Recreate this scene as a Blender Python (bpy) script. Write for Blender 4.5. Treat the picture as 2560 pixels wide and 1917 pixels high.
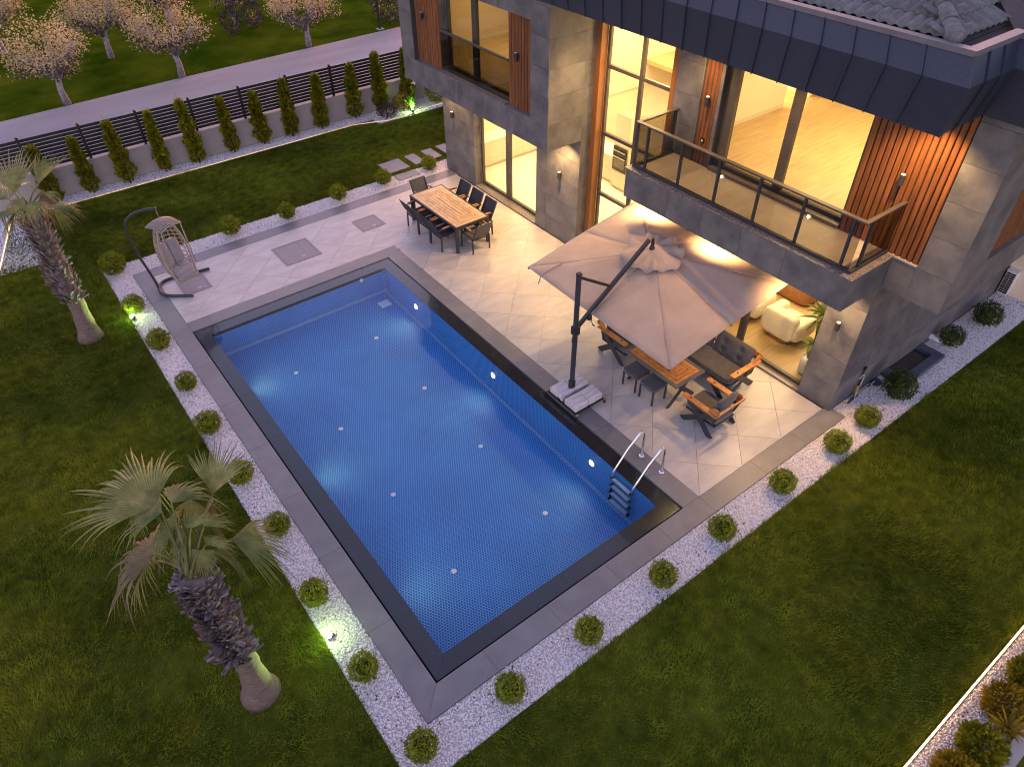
import bpy, math, random
import numpy as np
from mathutils import Vector, Matrix
for o in list(bpy.data.objects): bpy.data.objects.remove(o)
S = bpy.context.scene
COL = S.collection
PI = math.pi
random.seed(7); rng = np.random.default_rng(11)

# ------------------------------------------------------------------ camera
CF, CX, CY, CZ, CYAW, CPITCH, CROLL = 1784.08, -1.9131, -4.4137, 10.0, 0.643967, 0.736858, -0.00964
def cam_axes():
    f = Vector((math.sin(CYAW)*math.cos(CPITCH), math.cos(CYAW)*math.cos(CPITCH), -math.sin(CPITCH)))
    r = Vector((math.cos(CYAW), -math.sin(CYAW), 0)); u = r.cross(f)
    return r*math.cos(CROLL)+u*math.sin(CROLL), u*math.cos(CROLL)-r*math.sin(CROLL), f
CR, CU, CFW = cam_axes()
cd = bpy.data.cameras.new('camera'); cam = bpy.data.objects.new('camera', cd); COL.objects.link(cam)
cam.matrix_world = Matrix(((CR.x, CU.x, -CFW.x, CX), (CR.y, CU.y, -CFW.y, CY), (CR.z, CU.z, -CFW.z, CZ), (0, 0, 0, 1)))
cd.sensor_fit = 'HORIZONTAL'; cd.sensor_width = 36; cd.lens = CF/2560*36; cd.clip_start = .1; cd.clip_end = 2000
S.camera = cam
def px(u, v, z):                      # photo pixel (2560 wide) -> point at height z
    d = CFW + CR*((u-1280)/CF) - CU*((v-958.5)/CF)
    return Vector((CX, CY, CZ)) + d*((z-CZ)/d.z)
def zq(q, a, b, z): s = 640/2208; return px(q[0]+a*s, q[1]+b*s, z)

# ------------------------------------------------------------------ sky, sun, exposure
W = bpy.data.worlds.new('World'); S.world = W; W.use_nodes = True
nt = W.node_tree; nt.nodes.clear()
sky = nt.nodes.new('ShaderNodeTexSky'); sky.sky_type = 'NISHITA'; sky.sun_disc = False
sky.sun_elevation = math.radians(7); sky.sun_rotation = math.radians(50)
sky.air_density = 1.0; sky.dust_density = 1.2; sky.ozone_density = 2.0
tint = nt.nodes.new('ShaderNodeMix'); tint.data_type = 'RGBA'; tint.blend_type = 'MULTIPLY'; tint.inputs[0].default_value = 1
tint.inputs[7].default_value = (1.36, .78, .79, 1)
bgn = nt.nodes.new('ShaderNodeBackground'); bgn.inputs[1].default_value = .15
wo = nt.nodes.new('ShaderNodeOutputWorld')
nt.links.new(sky.outputs[0], tint.inputs[6]); nt.links.new(tint.outputs[2], bgn.inputs[0]); nt.links.new(bgn.outputs[0], wo.inputs[0])
sl = bpy.data.lights.new('sun', 'SUN'); sl.energy = .03; sl.angle = math.radians(35); sl.color = (1, .85, .8)
sun = bpy.data.objects.new('sun', sl); COL.objects.link(sun); sun.location = (30, 25, 20)
sun.rotation_euler = Vector((-math.sin(math.radians(50))*math.cos(math.radians(7)), -math.cos(math.radians(50))*math.cos(math.radians(7)), -math.sin(math.radians(7)))).to_track_quat('-Z', 'Y').to_euler()
S.view_settings.view_transform = 'Standard'; S.view_settings.look = 'None'
S.view_settings.gamma = 1; S.view_settings.use_curve_mapping = False; S.view_settings.exposure = 2.5
S.render.engine = 'CYCLES'
S.cycles.max_bounces = 8; S.cycles.diffuse_bounces = 3; S.cycles.glossy_bounces = 4; S.cycles.transparent_max_bounces = 24
S.cycles.caustics_reflective = False; S.cycles.caustics_refractive = False; S.cycles.sample_clamp_indirect = 4
S.cycles.use_denoising = True; S.cycles.filter_width = 1.1

# ------------------------------------------------------------------ materials
MATS = {}
def new_mat(name):
    m = bpy.data.materials.new(name); m.use_nodes = True; MATS[name] = m
    t = m.node_tree; return m, t, t.nodes['Principled BSDF']
def pset(b, **k):
    for n, v in k.items():
        n = {'spec': 'Specular IOR Level', 'rough': 'Roughness', 'metal': 'Metallic', 'sheen': 'Sheen Weight', 'coat': 'Coat Weight'}.get(n, n)
        b.inputs[n].default_value = v
def rgba(c): return (c[0], c[1], c[2], 1)
def mat(name, c1, c2=None, scale=5, rough=.6, metal=0, spec=.5, bump=0, bscale=None, stretch=None, detail=6, rvar=0, lo=.35, hi=.65, objrand=0, sheen=0, bdist=.01):
    m, t, b = new_mat(name)
    pset(b, rough=rough, metal=metal, spec=spec, sheen=sheen)
    tc = t.nodes.new('ShaderNodeTexCoord'); mp = t.nodes.new('ShaderNodeMapping'); t.links.new(tc.outputs['Object'], mp.inputs[0])
    if stretch: mp.inputs['Scale'].default_value = stretch
    colout = None
    if c2 is None: b.inputs[0].default_value = rgba(c1)
    else:
        n = t.nodes.new('ShaderNodeTexNoise'); n.inputs['Scale'].default_value = scale; n.inputs['Detail'].default_value = detail; n.inputs['Roughness'].default_value = .6
        t.links.new(mp.outputs[0], n.inputs[0])
        r = t.nodes.new('ShaderNodeValToRGB'); r.color_ramp.elements[0].position = lo; r.color_ramp.elements[1].position = hi
        r.color_ramp.elements[0].color = rgba(c1); r.color_ramp.elements[1].color = rgba(c2)
        t.links.new(n.outputs[0], r.inputs[0]); colout = r.outputs[0]
        if objrand:
            oi = t.nodes.new('ShaderNodeObjectInfo'); ma = t.nodes.new('ShaderNodeMath'); ma.operation = 'MULTIPLY_ADD'
            ma.inputs[1].default_value = 2*objrand; ma.inputs[2].default_value = 1-objrand; t.links.new(oi.outputs['Random'], ma.inputs[0])
            mx = t.nodes.new('ShaderNodeMix'); mx.data_type = 'RGBA'; mx.blend_type = 'MULTIPLY'; mx.inputs[0].default_value = 1
            cb = t.nodes.new('ShaderNodeCombineColor')
            for i in range(3): t.links.new(ma.outputs[0], cb.inputs[i])
            t.links.new(colout, mx.inputs[6]); t.links.new(cb.outputs[0], mx.inputs[7]); colout = mx.outputs[2]
            ad = t.nodes.new('ShaderNodeVectorMath'); ad.operation = 'SCALE'; ad.inputs['Scale'].default_value = 37.
            cb2 = t.nodes.new('ShaderNodeCombineXYZ')
            for i in range(3): t.links.new(oi.outputs['Random'], cb2.inputs[i])
            t.links.new(cb2.outputs[0], ad.inputs[0]); t.links.new(ad.outputs[0], mp.inputs['Location'])
        t.links.new(colout, b.inputs[0])
        if rvar:
            mr = t.nodes.new('ShaderNodeMapRange'); mr.inputs['To Min'].default_value = rough-rvar; mr.inputs['To Max'].default_value = rough+rvar
            t.links.new(n.outputs[0], mr.inputs[0]); t.links.new(mr.outputs[0], b.inputs['Roughness'])
    if bump:
        n2 = t.nodes.new('ShaderNodeTexNoise'); n2.inputs['Scale'].default_value = bscale or scale*4; n2.inputs['Detail'].default_value = 4
        t.links.new(mp.outputs[0], n2.inputs[0])
        bp = t.nodes.new('ShaderNodeBump'); bp.inputs['Strength'].default_value = bump; bp.inputs['Distance'].default_value = bdist
        t.links.new(n2.outputs[0], bp.inputs['Height']); t.links.new(bp.outputs[0], b.inputs['Normal'])
    return m
def emit(name, col, st):
    m, t, b = new_mat(name); b.inputs[0].default_value = rgba((.8, .8, .8))
    b.inputs['Emission Color'].default_value = rgba(col); b.inputs['Emission Strength'].default_value = st
    return m
def glassy(name, tcol, ior=1.45, rough=0.0, bump=0, extra=0.0, bscale=6):
    m, t, b = new_mat(name); t.nodes.remove(b); out = t.nodes['Material Output']
    tr = t.nodes.new('ShaderNodeBsdfTransparent'); tr.inputs[0].default_value = rgba(tcol)
    gl = t.nodes.new('ShaderNodeBsdfGlossy'); gl.inputs['Roughness'].default_value = rough
    # Schlick reflectance from |N.I| so both faces of a pane behave alike
    f0 = ((ior-1)/(ior+1))**2+extra
    ge = t.nodes.new('ShaderNodeNewGeometry'); dt = t.nodes.new('ShaderNodeVectorMath'); dt.operation = 'DOT_PRODUCT'
    nsrc = ge.outputs['Normal']
    if bump:
        tc = t.nodes.new('ShaderNodeTexCoord'); n2 = t.nodes.new('ShaderNodeTexNoise'); n2.inputs['Scale'].default_value = bscale; n2.inputs['Detail'].default_value = 3
        t.links.new(tc.outputs['Object'], n2.inputs[0]); bp = t.nodes.new('ShaderNodeBump'); bp.inputs['Strength'].default_value = bump; bp.inputs['Distance'].default_value = .02
        t.links.new(n2.outputs[0], bp.inputs['Height']); t.links.new(bp.outputs[0], gl.inputs['Normal']); nsrc = bp.outputs[0]
    t.links.new(nsrc, dt.inputs[0]); t.links.new(ge.outputs['Incoming'], dt.inputs[1])
    def M(op, a_, b_=None):
        n = t.nodes.new('ShaderNodeMath'); n.operation = op
        for i, v in enumerate((a_, b_)):
            if v is None: continue
            if isinstance(v, (int, float)): n.inputs[i].default_value = v
            else: t.links.new(v, n.inputs[i])
        return n.outputs[0]
    fac = M('ADD', M('MULTIPLY', M('POWER', M('SUBTRACT', 1.0, M('ABSOLUTE', dt.outputs['Value'])), 5.0), 1-f0), f0)
    mx = t.nodes.new('ShaderNodeMixShader')
    t.links.new(fac, mx.inputs[0]); t.links.new(tr.outputs[0], mx.inputs[1]); t.links.new(gl.outputs[0], mx.inputs[2]); t.links.new(mx.outputs[0], out.inputs[0])
    return m
def leafmat(name, c1, c2, scale, trans=.3, rough=.55, c3=None, objrand=.15, spec=.3, fine=0):
    m, t, b = new_mat(name); pset(b, rough=rough, spec=spec)
    tc = t.nodes.new('ShaderNodeTexCoord'); n = t.nodes.new('ShaderNodeTexNoise'); n.inputs['Scale'].default_value = scale; n.inputs['Detail'].default_value = 5; n.inputs['Roughness'].default_value = .7
    t.links.new(tc.outputs['Object'], n.inputs[0])
    r = t.nodes.new('ShaderNodeValToRGB'); e = r.color_ramp.elements; e[0].position = .36; e[1].position = .64; e[0].color = rgba(c1); e[1].color = rgba(c2)
    if c3: q = e.new(.72); q.color = rgba(c3)
    src = n.outputs[0]
    if fine:
        n3 = t.nodes.new('ShaderNodeTexNoise'); n3.inputs['Scale'].default_value = scale*fine; n3.inputs['Detail'].default_value = 4; t.links.new(tc.outputs['Object'], n3.inputs[0])
        mf = t.nodes.new('ShaderNodeMix'); mf.inputs[0].default_value = .5; t.links.new(n.outputs[0], mf.inputs[2]); t.links.new(n3.outputs[0], mf.inputs[3]); src = mf.outputs[0]
    t.links.new(src, r.inputs[0])
    oi = t.nodes.new('ShaderNodeObjectInfo'); ma = t.nodes.new('ShaderNodeMath'); ma.operation = 'MULTIPLY_ADD'; ma.inputs[1].default_value = 2*objrand; ma.inputs[2].default_value = 1-objrand
    t.links.new(oi.outputs['Random'], ma.inputs[0])
    mx = t.nodes.new('ShaderNodeVectorMath'); mx.operation = 'SCALE'; t.links.new(r.outputs[0], mx.inputs[0]); t.links.new(ma.outputs[0], mx.inputs['Scale'])
    t.links.new(mx.outputs[0], b.inputs[0])
    tl = t.nodes.new('ShaderNodeBsdfTranslucent'); t.links.new(mx.outputs[0], tl.inputs[0])
    ms = t.nodes.new('ShaderNodeMixShader'); ms.inputs[0].default_value = trans
    t.links.new(b.outputs[0], ms.inputs[1]); t.links.new(tl.outputs[0], ms.inputs[2]); t.links.new(ms.outputs[0], t.nodes['Material Output'].inputs[0])
    return m
def mosaic(name, pitch):
    # penny-round mosaic: blue discs in a staggered grid, pale grout (pieces ~3 px in the photo)
    m, t, b = new_mat(name); pset(b, rough=.55, spec=.15)
    tc = t.nodes.new('ShaderNodeTexCoord'); sx = t.nodes.new('ShaderNodeSeparateXYZ'); t.links.new(tc.outputs['UV'], sx.inputs[0])
    def M(op, a, bb=None, c=None):
        n = t.nodes.new('ShaderNodeMath'); n.operation = op
        for i, v in enumerate((a, bb, c)):
            if v is None: continue
            if isinstance(v, (int, float)): n.inputs[i].default_value = v
            else: t.links.new(v, n.inputs[i])
        return n.outputs[0]
    U = M('DIVIDE', sx.outputs[0], pitch); V = M('DIVIDE', sx.outputs[1], pitch*1.732)
    def dist(off):
        fu = M('SUBTRACT', M('FRACT', M('ADD', U, off)), .5); fv = M('MULTIPLY', M('SUBTRACT', M('FRACT', M('ADD', V, off)), .5), 1.732)
        return M('SQRT', M('ADD', M('MULTIPLY', fu, fu), M('MULTIPLY', fv, fv)))
    d = M('MINIMUM', dist(0.), dist(.5))
    mr = t.nodes.new('ShaderNodeMapRange'); mr.inputs['From Min'].default_value = .39; mr.inputs['From Max'].default_value = .49; t.links.new(d, mr.inputs[0])
    n = t.nodes.new('ShaderNodeTexNoise'); n.inputs['Scale'].default_value = 1.1; n.inputs['Detail'].default_value = 4; t.links.new(tc.outputs['UV'], n.inputs[0])
    r = t.nodes.new('ShaderNodeValToRGB'); e = r.color_ramp.elements; e[0].position = .3; e[1].position = .7
    e[0].color = (.002, .095, .34, 1); e[1].color = (.005, .15, .45, 1); t.links.new(n.outputs[0], r.inputs[0])
    mx = t.nodes.new('ShaderNodeMix'); mx.data_type = 'RGBA'; t.links.new(mr.outputs[0], mx.inputs[0]); t.links.new(r.outputs[0], mx.inputs[6]); mx.inputs[7].default_value = (.22, .40, .66, 1)
    t.links.new(mx.outputs[2], b.inputs[0]); return m

mat('stone_clad', (.075, .076, .082), (.15, .146, .142), scale=2.0, rough=.55, bump=.15, bscale=20, rvar=.1, objrand=.10)
mat('stone_joint', (.04, .038, .036), rough=.9)
mat('coping', (.155, .15, .155), (.19, .184, .186), scale=3, rough=.42, bump=.05, bscale=60, rvar=.08, objrand=.06)
mat('granite_edge', (.026, .019, .019), (.04, .031, .031), scale=40, rough=.18, spec=.5, objrand=.1)
mat('deck_tile', (.40, .37, .345), (.50, .465, .43), scale=1.3, rough=.38, rvar=.1, bump=.04, bscale=30, stretch=(1, 3, 1), objrand=.045)
mat('grout', (.22, .2, .185), rough=.9)
mat('pebble_dark', (.09, .08, .075), rough=.9)
mat('hatch', (.20, .185, .19), (.25, .23, .235), scale=12, rough=.5, bump=.1)
mat('steel', (.55, .55, .56), rough=.28, metal=1)
mat('chrome', (.75, .75, .77), rough=.1, metal=1)
mat('soil', (.028, .05, .005), (.085, .10, .012), scale=1.4, rough=1, spec=.05, bump=.3, bscale=30)
mat('field', (.02, .044, .002), (.068, .092, .006), scale=.5, rough=1, spec=0, bump=.6, bscale=9, detail=10, bdist=.08)
mat('road', (.225, .215, .23), (.28, .27, .285), scale=.8, rough=.9, bump=.3, bscale=60, detail=10, stretch=(.25, 1, 1))
mat('plaster', (.33, .30, .28), (.40, .365, .33), scale=1.0, rough=.85, bump=.15, bscale=40)
mat('black_metal', (.012, .012, .014), (.02, .02, .022), scale=6, rough=.45)
mat('charcoal', (.022, .024, .03), (.032, .034, .04), scale=8, rough=.45)
mat('frame_metal', (.07, .062, .055), (.09, .08, .07), scale=5, rough=.42, metal=.3)
mat('dark_frame', (.012, .011, .011), rough=.4)
mat('corten', (.19, .075, .018), (.25, .10, .025), scale=2, rough=.5, stretch=(1, 1, .2))
mat('slat_wood', (.105, .036, .011), (.20, .072, .02), scale=7, rough=.5, stretch=(3, 3, .25), detail=8, bump=.1, objrand=.14)
mat('slat_back', (.012, .008, .006), rough=.9)
mat('teak', (.48, .30, .14), (.66, .46, .24), scale=6, rough=.5, stretch=(1, 1, 1), detail=8, objrand=.16)
mat('teak_dark', (.36, .135, .035), (.55, .24, .07), scale=6, rough=.45, detail=8, objrand=.1)
mat('oak_floor', (.42, .28, .125), (.60, .43, .22), scale=2.2, rough=.45, stretch=(.7, 7, 1), detail=8, lo=.3, hi=.7, objrand=.12)
mat('tile_floor', (.72, .66, .54), (.78, .72, .6), scale=1, rough=.3)
mat('wall_paint', (.72, .62, .45), rough=.8)
mat('wall_warm', (.60, .46, .26), rough=.8)
mat('cabinet', (.56, .50, .38), (.60, .54, .41), scale=2, rough=.45)
mat('counter', (.85, .83, .78), rough=.25)
mat('oven_black', (.01, .01, .01), rough=.12)
mat('oven_glass', (.10, .09, .07), rough=.08)
mat('granite_sill', (.07, .06, .055), (.30, .26, .24), scale=45, rough=.25, detail=10, lo=.38, hi=.7)
mat('fascia_metal', (.026, .034, .055), (.038, .048, .075), scale=40, rough=.5, metal=.2, objrand=.12)
mat('cap_metal', (.11, .108, .125), (.14, .135, .15), scale=6, rough=.55)
mat('roof_tile', (.085, .092, .095), (.15, .155, .155), scale=9, rough=.75, bump=.3, bscale=70, objrand=.15)
mat('roof_under', (.03, .03, .033), rough=.9)
mat('canopy', (.35, .262, .20), (.41, .305, .232), scale=2, rough=.85, bump=.06, bscale=300, sheen=.2)
mat('cement', (.42, .39, .40), (.62, .58, .59), scale=4, rough=.7, stretch=(1.2, 10, 1), bump=.2, bscale=30)
mat('sling', (.018, .019, .026), (.03, .031, .038), scale=40, rough=.75)
mat('sling_grey', (.09, .085, .08), (.115, .108, .1), scale=40, rough=.75)
mat('cushion', (.045, .043, .046), (.065, .062, .062), scale=8, rough=.9, sheen=.3, bump=.1, bscale=90)
mat('cushion_taupe', (.07, .062, .055), (.095, .085, .075), scale=8, rough=.9, sheen=.3)
mat('rattan', (.25, .215, .19), (.36, .315, .28), scale=30, rough=.7)
mat('egg_cushion', (.25, .23, .24), (.31, .285, .29), scale=6, rough=.9, sheen=.3, bump=.1, bscale=60)
mat('white_plastic', (.62, .62, .63), (.7, .7, .7), scale=6, rough=.45)
mat('grey_plastic', (.12, .12, .12), rough=.6)
mat('boucle', (.70, .62, .48), (.78, .70, .56), scale=60, rough=.95, sheen=.4, bump=.3, bscale=120)
mat('pot', (.72, .68, .6), (.78, .74, .66), scale=8, rough=.7)
mat('brown_pouf', (.30, .14, .05), (.40, .2, .08), scale=6, rough=.8)
mat('pebble', (.74, .69, .68), (.93, .88, .87), scale=45, rough=.7, detail=2, lo=.3, hi=.7)
mat('gravel_bed', (.42, .39, .39), (.6, .56, .56), scale=60, rough=.9, bump=.5, bscale=80)
mat('well_stone', (.05, .06, .08), (.08, .09, .115), scale=12, rough=.4)
mat('well_glass', (.03, .028, .02), (.05, .042, .03), scale=5, rough=.2)
mat('palm_bark', (.105, .075, .06), (.22, .165, .135), scale=9, rough=.9, stretch=(1, 1, 6), bump=.6, bscale=30, bdist=.03)
mat('palm_boot', (.13, .11, .105), (.36, .31, .30), scale=14, rough=.9)
mat('bark_pale', (.16, .145, .15), (.34, .31, .32), scale=8, rough=.9, bump=.4)
mat('twig', (.03, .022, .012), rough=.95)
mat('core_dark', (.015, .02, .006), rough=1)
mat('yellow_pump', (.35, .22, .03), rough=.5)
mat('navy', (.02, .03, .05), rough=.6)
mat('red_leaf', (.045, .015, .02), (.09, .03, .035), scale=20, rough=.7)
leafmat('shrub_leaf', (.045, .075, .004), (.30, .34, .014), 9, .3, c3=(.55, .50, .035), spec=.1)
leafmat('shrub_dark', (.02, .04, .006), (.07, .11, .012), 7, .25)
leafmat('conifer_leaf', (.06, .075, .004), (.30, .28, .016), 6, .25, c3=(.52, .36, .05), spec=.1)
leafmat('golden_leaf', (.12, .085, .005), (.40, .27, .014), 6, .3, spec=.2)
leafmat('palm_leaf', (.10, .12, .03), (.26, .26, .085), 3, .25, c3=(.40, .30, .17), rough=.45)
leafmat('palm_dry', (.12, .09, .05), (.24, .17, .10), 3, .2, rough=.6)
leafmat('orchard_leaf', (.28, .22, .10), (.56, .46, .26), 1.1, .35, c3=(.66, .46, .04), objrand=.06)
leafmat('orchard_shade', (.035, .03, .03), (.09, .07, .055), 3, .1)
leafmat('grass', (.044, .068, .006), (.215, .235, .02), .5, .3, rough=1, c3=(.46, .38, .055), spec=.0, fine=9)
leafmat('blade_plant', (.08, .20, .02), (.16, .34, .04), 3, .4)
leafmat('house_plant', (.06, .10, .012), (.16, .21, .03), 6, .3)
mosaic('mosaic', .052)
glassy('water', (.84, .95, .98), 1.33, 0.0, bump=.10, bscale=3.2, extra=.006)
glassy('glass', (.93, .95, .92), 1.45, 0.0)
glassy('glass_smoke', (.62, .60, .55), 1.5, 0.0)
emit('led_mid', (1, .55, .15), .35); emit('led_warm', (1, .55, .15), 3); emit('led_dim', (1, .5, .1), .14); emit('lamp_warm', (1, .75, .42), 6)
emit('lamp_green', (.72, 1, .5), 18); emit('pool_lamp', (1, .74, .38), 4); emit('pendant', (1, .78, .5), 13.5); emit('lens_white', (1, .85, .6), .22)
WARM = (1.0, .58, .23)

# ------------------------------------------------------------------ helpers
def V3(*a): return Vector(a if len(a) == 3 else a[0])
class MB:
    def __init__(s): s.v = []; s.f = []
    def add(s, vs, fs):
        n = len(s.v); s.v += [tuple(p) for p in vs]; s.f += [tuple(i+n for i in f) for f in fs]; return s
    def box(s, x0, x1, y0, y1, z0, z1):
        if x0 > x1: x0, x1 = x1, x0
        if y0 > y1: y0, y1 = y1, y0
        if z0 > z1: z0, z1 = z1, z0
        return s.add([(x0, y0, z0), (x1, y0, z0), (x1, y1, z0), (x0, y1, z0), (x0, y0, z1), (x1, y0, z1), (x1, y1, z1), (x0, y1, z1)],
                     [(3, 2, 1, 0), (4, 5, 6, 7), (0, 1, 5, 4), (1, 2, 6, 5), (2, 3, 7, 6), (3, 0, 4, 7)])
    def hexa(s, b, t):                     # 4 bottom + 4 top points (ccw from above)
        return s.add(list(b)+list(t), [(3, 2, 1, 0), (4, 5, 6, 7), (0, 1, 5, 4), (1, 2, 6, 5), (2, 3, 7, 6), (3, 0, 4, 7)])
    def prism(s, poly, z0, z1):            # xy polygon ccw
        n = len(poly); s.add([(p[0], p[1], z0) for p in poly]+[(p[0], p[1], z1) for p in poly],
            [tuple(range(n-1, -1, -1)), tuple(range(n, 2*n))]+[(i, (i+1) % n, (i+1) % n+n, i+n) for i in range(n)]); return s
    def beam(s, p, q, w, h, up=(0, 0, 1)):
        p, q, up = Vector(p), Vector(q), Vector(up); d = (q-p).normalized(); a = d.cross(up)
        if a.length < 1e-4: a = d.cross(Vector((1, 0, 0)))
        a.normalize(); b = a.cross(d); a *= w/2; b *= h/2
        return s.add([p-a-b, p+a-b, p+a+b, p-a+b, q-a-b, q+a-b, q+a+b, q-a+b], [(0, 1, 2, 3), (7, 6, 5, 4), (4, 5, 1, 0), (5, 6, 2, 1), (6, 7, 3, 2), (7, 4, 0, 3)])
    def tube(s, pts, r, n=8, cap=True):
        pts = [Vector(p) for p in pts]; R = r if isinstance(r, (list, tuple)) else [r]*len(pts)
        base = len(s.v); prev = None; fs = []
        for i, p in enumerate(pts):
            d = (pts[min(i+1, len(pts)-1)]-pts[max(i-1, 0)]).normalized()
            if prev is None: a = d.cross(Vector((0, 0, 1))); a = a if a.length > 1e-3 else d.cross(Vector((1, 0, 0)))
            else: a = prev-d*prev.dot(d)
            a.normalize(); prev = a; b = d.cross(a)
            for k in range(n):
                t = 2*PI*k/n; s.v.append(tuple(p+a*(R[i]*math.cos(t))+b*(R[i]*math.sin(t))))
        for i in range(len(pts)-1):
            for k in range(n):
                a0 = base+i*n+k; a1 = base+i*n+(k+1) % n; fs.append((a0, a1, a1+n, a0+n))
        if cap:
            fs.append(tuple(base+k for k in range(n-1, -1, -1))); fs.append(tuple(base+(len(pts)-1)*n+k for k in range(n)))
        s.f += fs; return s
    def lathe(s, prof, n=16, c=(0, 0, 0), sx=1, sy=1, M=None):
        base = len(s.v); m = len(prof)
        for r, z in prof:
            for k in range(n):
                t = 2*PI*k/n; p = Vector((r*sx*math.cos(t), r*sy*math.sin(t), z))
                if M: p = M @ p
                s.v.append((p.x+c[0], p.y+c[1], p.z+c[2]))
        for i in range(m-1):
            for k in range(n):
                a0 = base+i*n+k; a1 = base+i*n+(k+1) % n; s.f.append((a0, a1, a1+n, a0+n))
        s.f.append(tuple(base+k for k in range(n-1, -1, -1))); s.f.append(tuple(base+(m-1)*n+k for k in range(n))); return s
    def rbox(s, c, sx, sy, sz, e=.35, nu=16, nv=10, M=None):  # superellipsoid cushion
        base = len(s.v)
        def sg(x, p): return math.copysign(abs(x)**p, x)
        for j in range(nv+1):
            ph = -PI/2+PI*j/nv
            for i in range(nu):
                th = 2*PI*i/nu
                p = Vector((sx/2*sg(math.cos(ph), e)*sg(math.cos(th), e), sy/2*sg(math.cos(ph), e)*sg(math.sin(th), e), sz/2*sg(math.sin(ph), e)))
                if M: p = M @ p
                s.v.append((p.x+c[0], p.y+c[1], p.z+c[2]))
        for j in range(nv):
            for i in range(nu):
                a = base+j*nu+i; b = base+j*nu+(i+1) % nu; s.f.append((a, b, b+nu, a+nu))
        return s
    def mesh(s, name, mt, off=None, smooth=False):
        me = bpy.data.meshes.new(name)
        vs = s.v if off is None else [(p[0]-off[0], p[1]-off[1], p[2]-off[2]) for p in s.v]
        me.from_pydata(vs, [], s.f); me.update()
        if mt: me.materials.append(MATS[mt])
        if smooth: me.polygons.foreach_set('use_smooth', [True]*len(me.polygons))
        return me
    def build(s, name, mt, parent=None, off=None, smooth=False, bevel=0, loc=None, rot=None):
        return link(name, s.mesh(name, mt, off, smooth), parent, loc, rot, bevel)
def link(name, me, parent=None, loc=None, rot=None, bevel=0):
    o = bpy.data.objects.new(name, me); COL.objects.link(o)
    if parent: o.parent = parent
    if loc is not None: o.location = loc
    if rot is not None: o.rotation_euler = rot
    if bevel:
        b = o.modifiers.new('bevel', 'BEVEL'); b.width = bevel; b.segments = 2; b.limit_method = 'ANGLE'
    return o
def thing(name, label, cat, loc=(0, 0, 0), rz=0, group=None):
    o = bpy.data.objects.new(name, None); COL.objects.link(o); o.location = loc; o.rotation_euler = (0, 0, rz); o.empty_display_size = .1
    o['label'] = label; o['category'] = cat
    if group: o['group'] = group
    return o
def tag(o, label, cat, group=None):
    o['label'] = label; o['category'] = cat
    if group: o['group'] = group
    return o
def struct(o): o['kind'] = 'structure'; return o
def stuff(o, label=None, cat=None):
    o['kind'] = 'stuff'
    if label: o['label'] = label; o['category'] = cat
    return o
def dup(root, loc, rz=0, label=None, scale=None):
    r = root.copy(); COL.objects.link(r); r.location = loc; r.rotation_euler = (0, 0, rz)
    if label: r['label'] = label
    if scale: r.scale = scale if isinstance(scale, tuple) else (scale,)*3
    for ch in list(root.children):
        c = ch.copy(); COL.objects.link(c); c.parent = r
        for g in list(ch.children):
            d = g.copy(); COL.objects.link(d); d.parent = c
    return r
LAMP_GAIN = .42
def light(kind, name, loc, energy, col=WARM, parent=None, aim=None, spot=None, blend=.6, size=.05, sizey=None, poff=None):
    L = bpy.data.lights.new(name, kind); L.energy = energy*LAMP_GAIN; L.color = col
    if kind == 'SPOT': L.spot_size = math.radians(spot or 100); L.spot_blend = blend; L.shadow_soft_size = size
    elif kind == 'POINT': L.shadow_soft_size = size
    elif kind == 'AREA':
        L.shape = 'RECTANGLE'; L.size = size; L.size_y = sizey or size
    o = bpy.data.objects.new(name, L); COL.objects.link(o)
    loc = Vector(loc)
    if aim is not None: o.rotation_euler = (Vector(aim)-loc).to_track_quat('-Z', 'Y').to_euler()
    if parent: o.parent = parent; loc = loc-Vector(poff if poff is not None else parent.location)
    o.location = loc; return o
def raw_mesh(name, verts, faces_flat, nper, mt):
    me = bpy.data.meshes.new(name); nv = len(verts); nf = len(faces_flat)//nper
    me.vertices.add(nv); me.vertices.foreach_set('co', np.asarray(verts, np.float32).ravel())
    me.loops.add(nf*nper); me.loops.foreach_set('vertex_index', np.asarray(faces_flat, np.int32))
    me.polygons.add(nf); me.polygons.foreach_set('loop_start', np.arange(0, nf*nper, nper, dtype=np.int32))
    try: me.polygons.foreach_set('loop_total', np.full(nf, nper, np.int32))
    except Exception: pass
    me.update(calc_edges=True); me.validate()
    me.materials.append(MATS[mt]); return me
def in_view(P, m=.12):
    d = P-np.array([CX, CY, CZ]); z = d@np.array(CFW); u = .5+CF/2560*(d@np.array(CR))/z; v = .5-CF/1917*(d@np.array(CU))/z
    return (z > 0) & (u > -m) & (u < 1+m) & (v > -m) & (v < 1+m)
def clip(poly, a, b, c):                   # keep a*x+b*y<=c
    out = []
    for i in range(len(poly)):
        p, q = poly[i], poly[(i+1) % len(poly)]; dp = a*p[0]+b*p[1]-c; dq = a*q[0]+b*q[1]-c
        if dp <= 0: out.append(p)
        if dp*dq < 0: t = dp/(dp-dq); out.append((p[0]+t*(q[0]-p[0]), p[1]+t*(q[1]-p[1])))
    return out
def clip_rect(poly, x0, x1, y0, y1):
    for a, b, c in ((1, 0, x1), (-1, 0, -x0), (0, 1, y1), (0, -1, -y0)):
        if len(poly) < 3: return []
        poly = clip(poly, a, b, c)
    return poly
def area(poly): return abs(sum(poly[i][0]*poly[(i+1) % len(poly)][1]-poly[(i+1) % len(poly)][0]*poly[i][1] for i in range(len(poly))))/2 if len(poly) > 2 else 0

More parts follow.
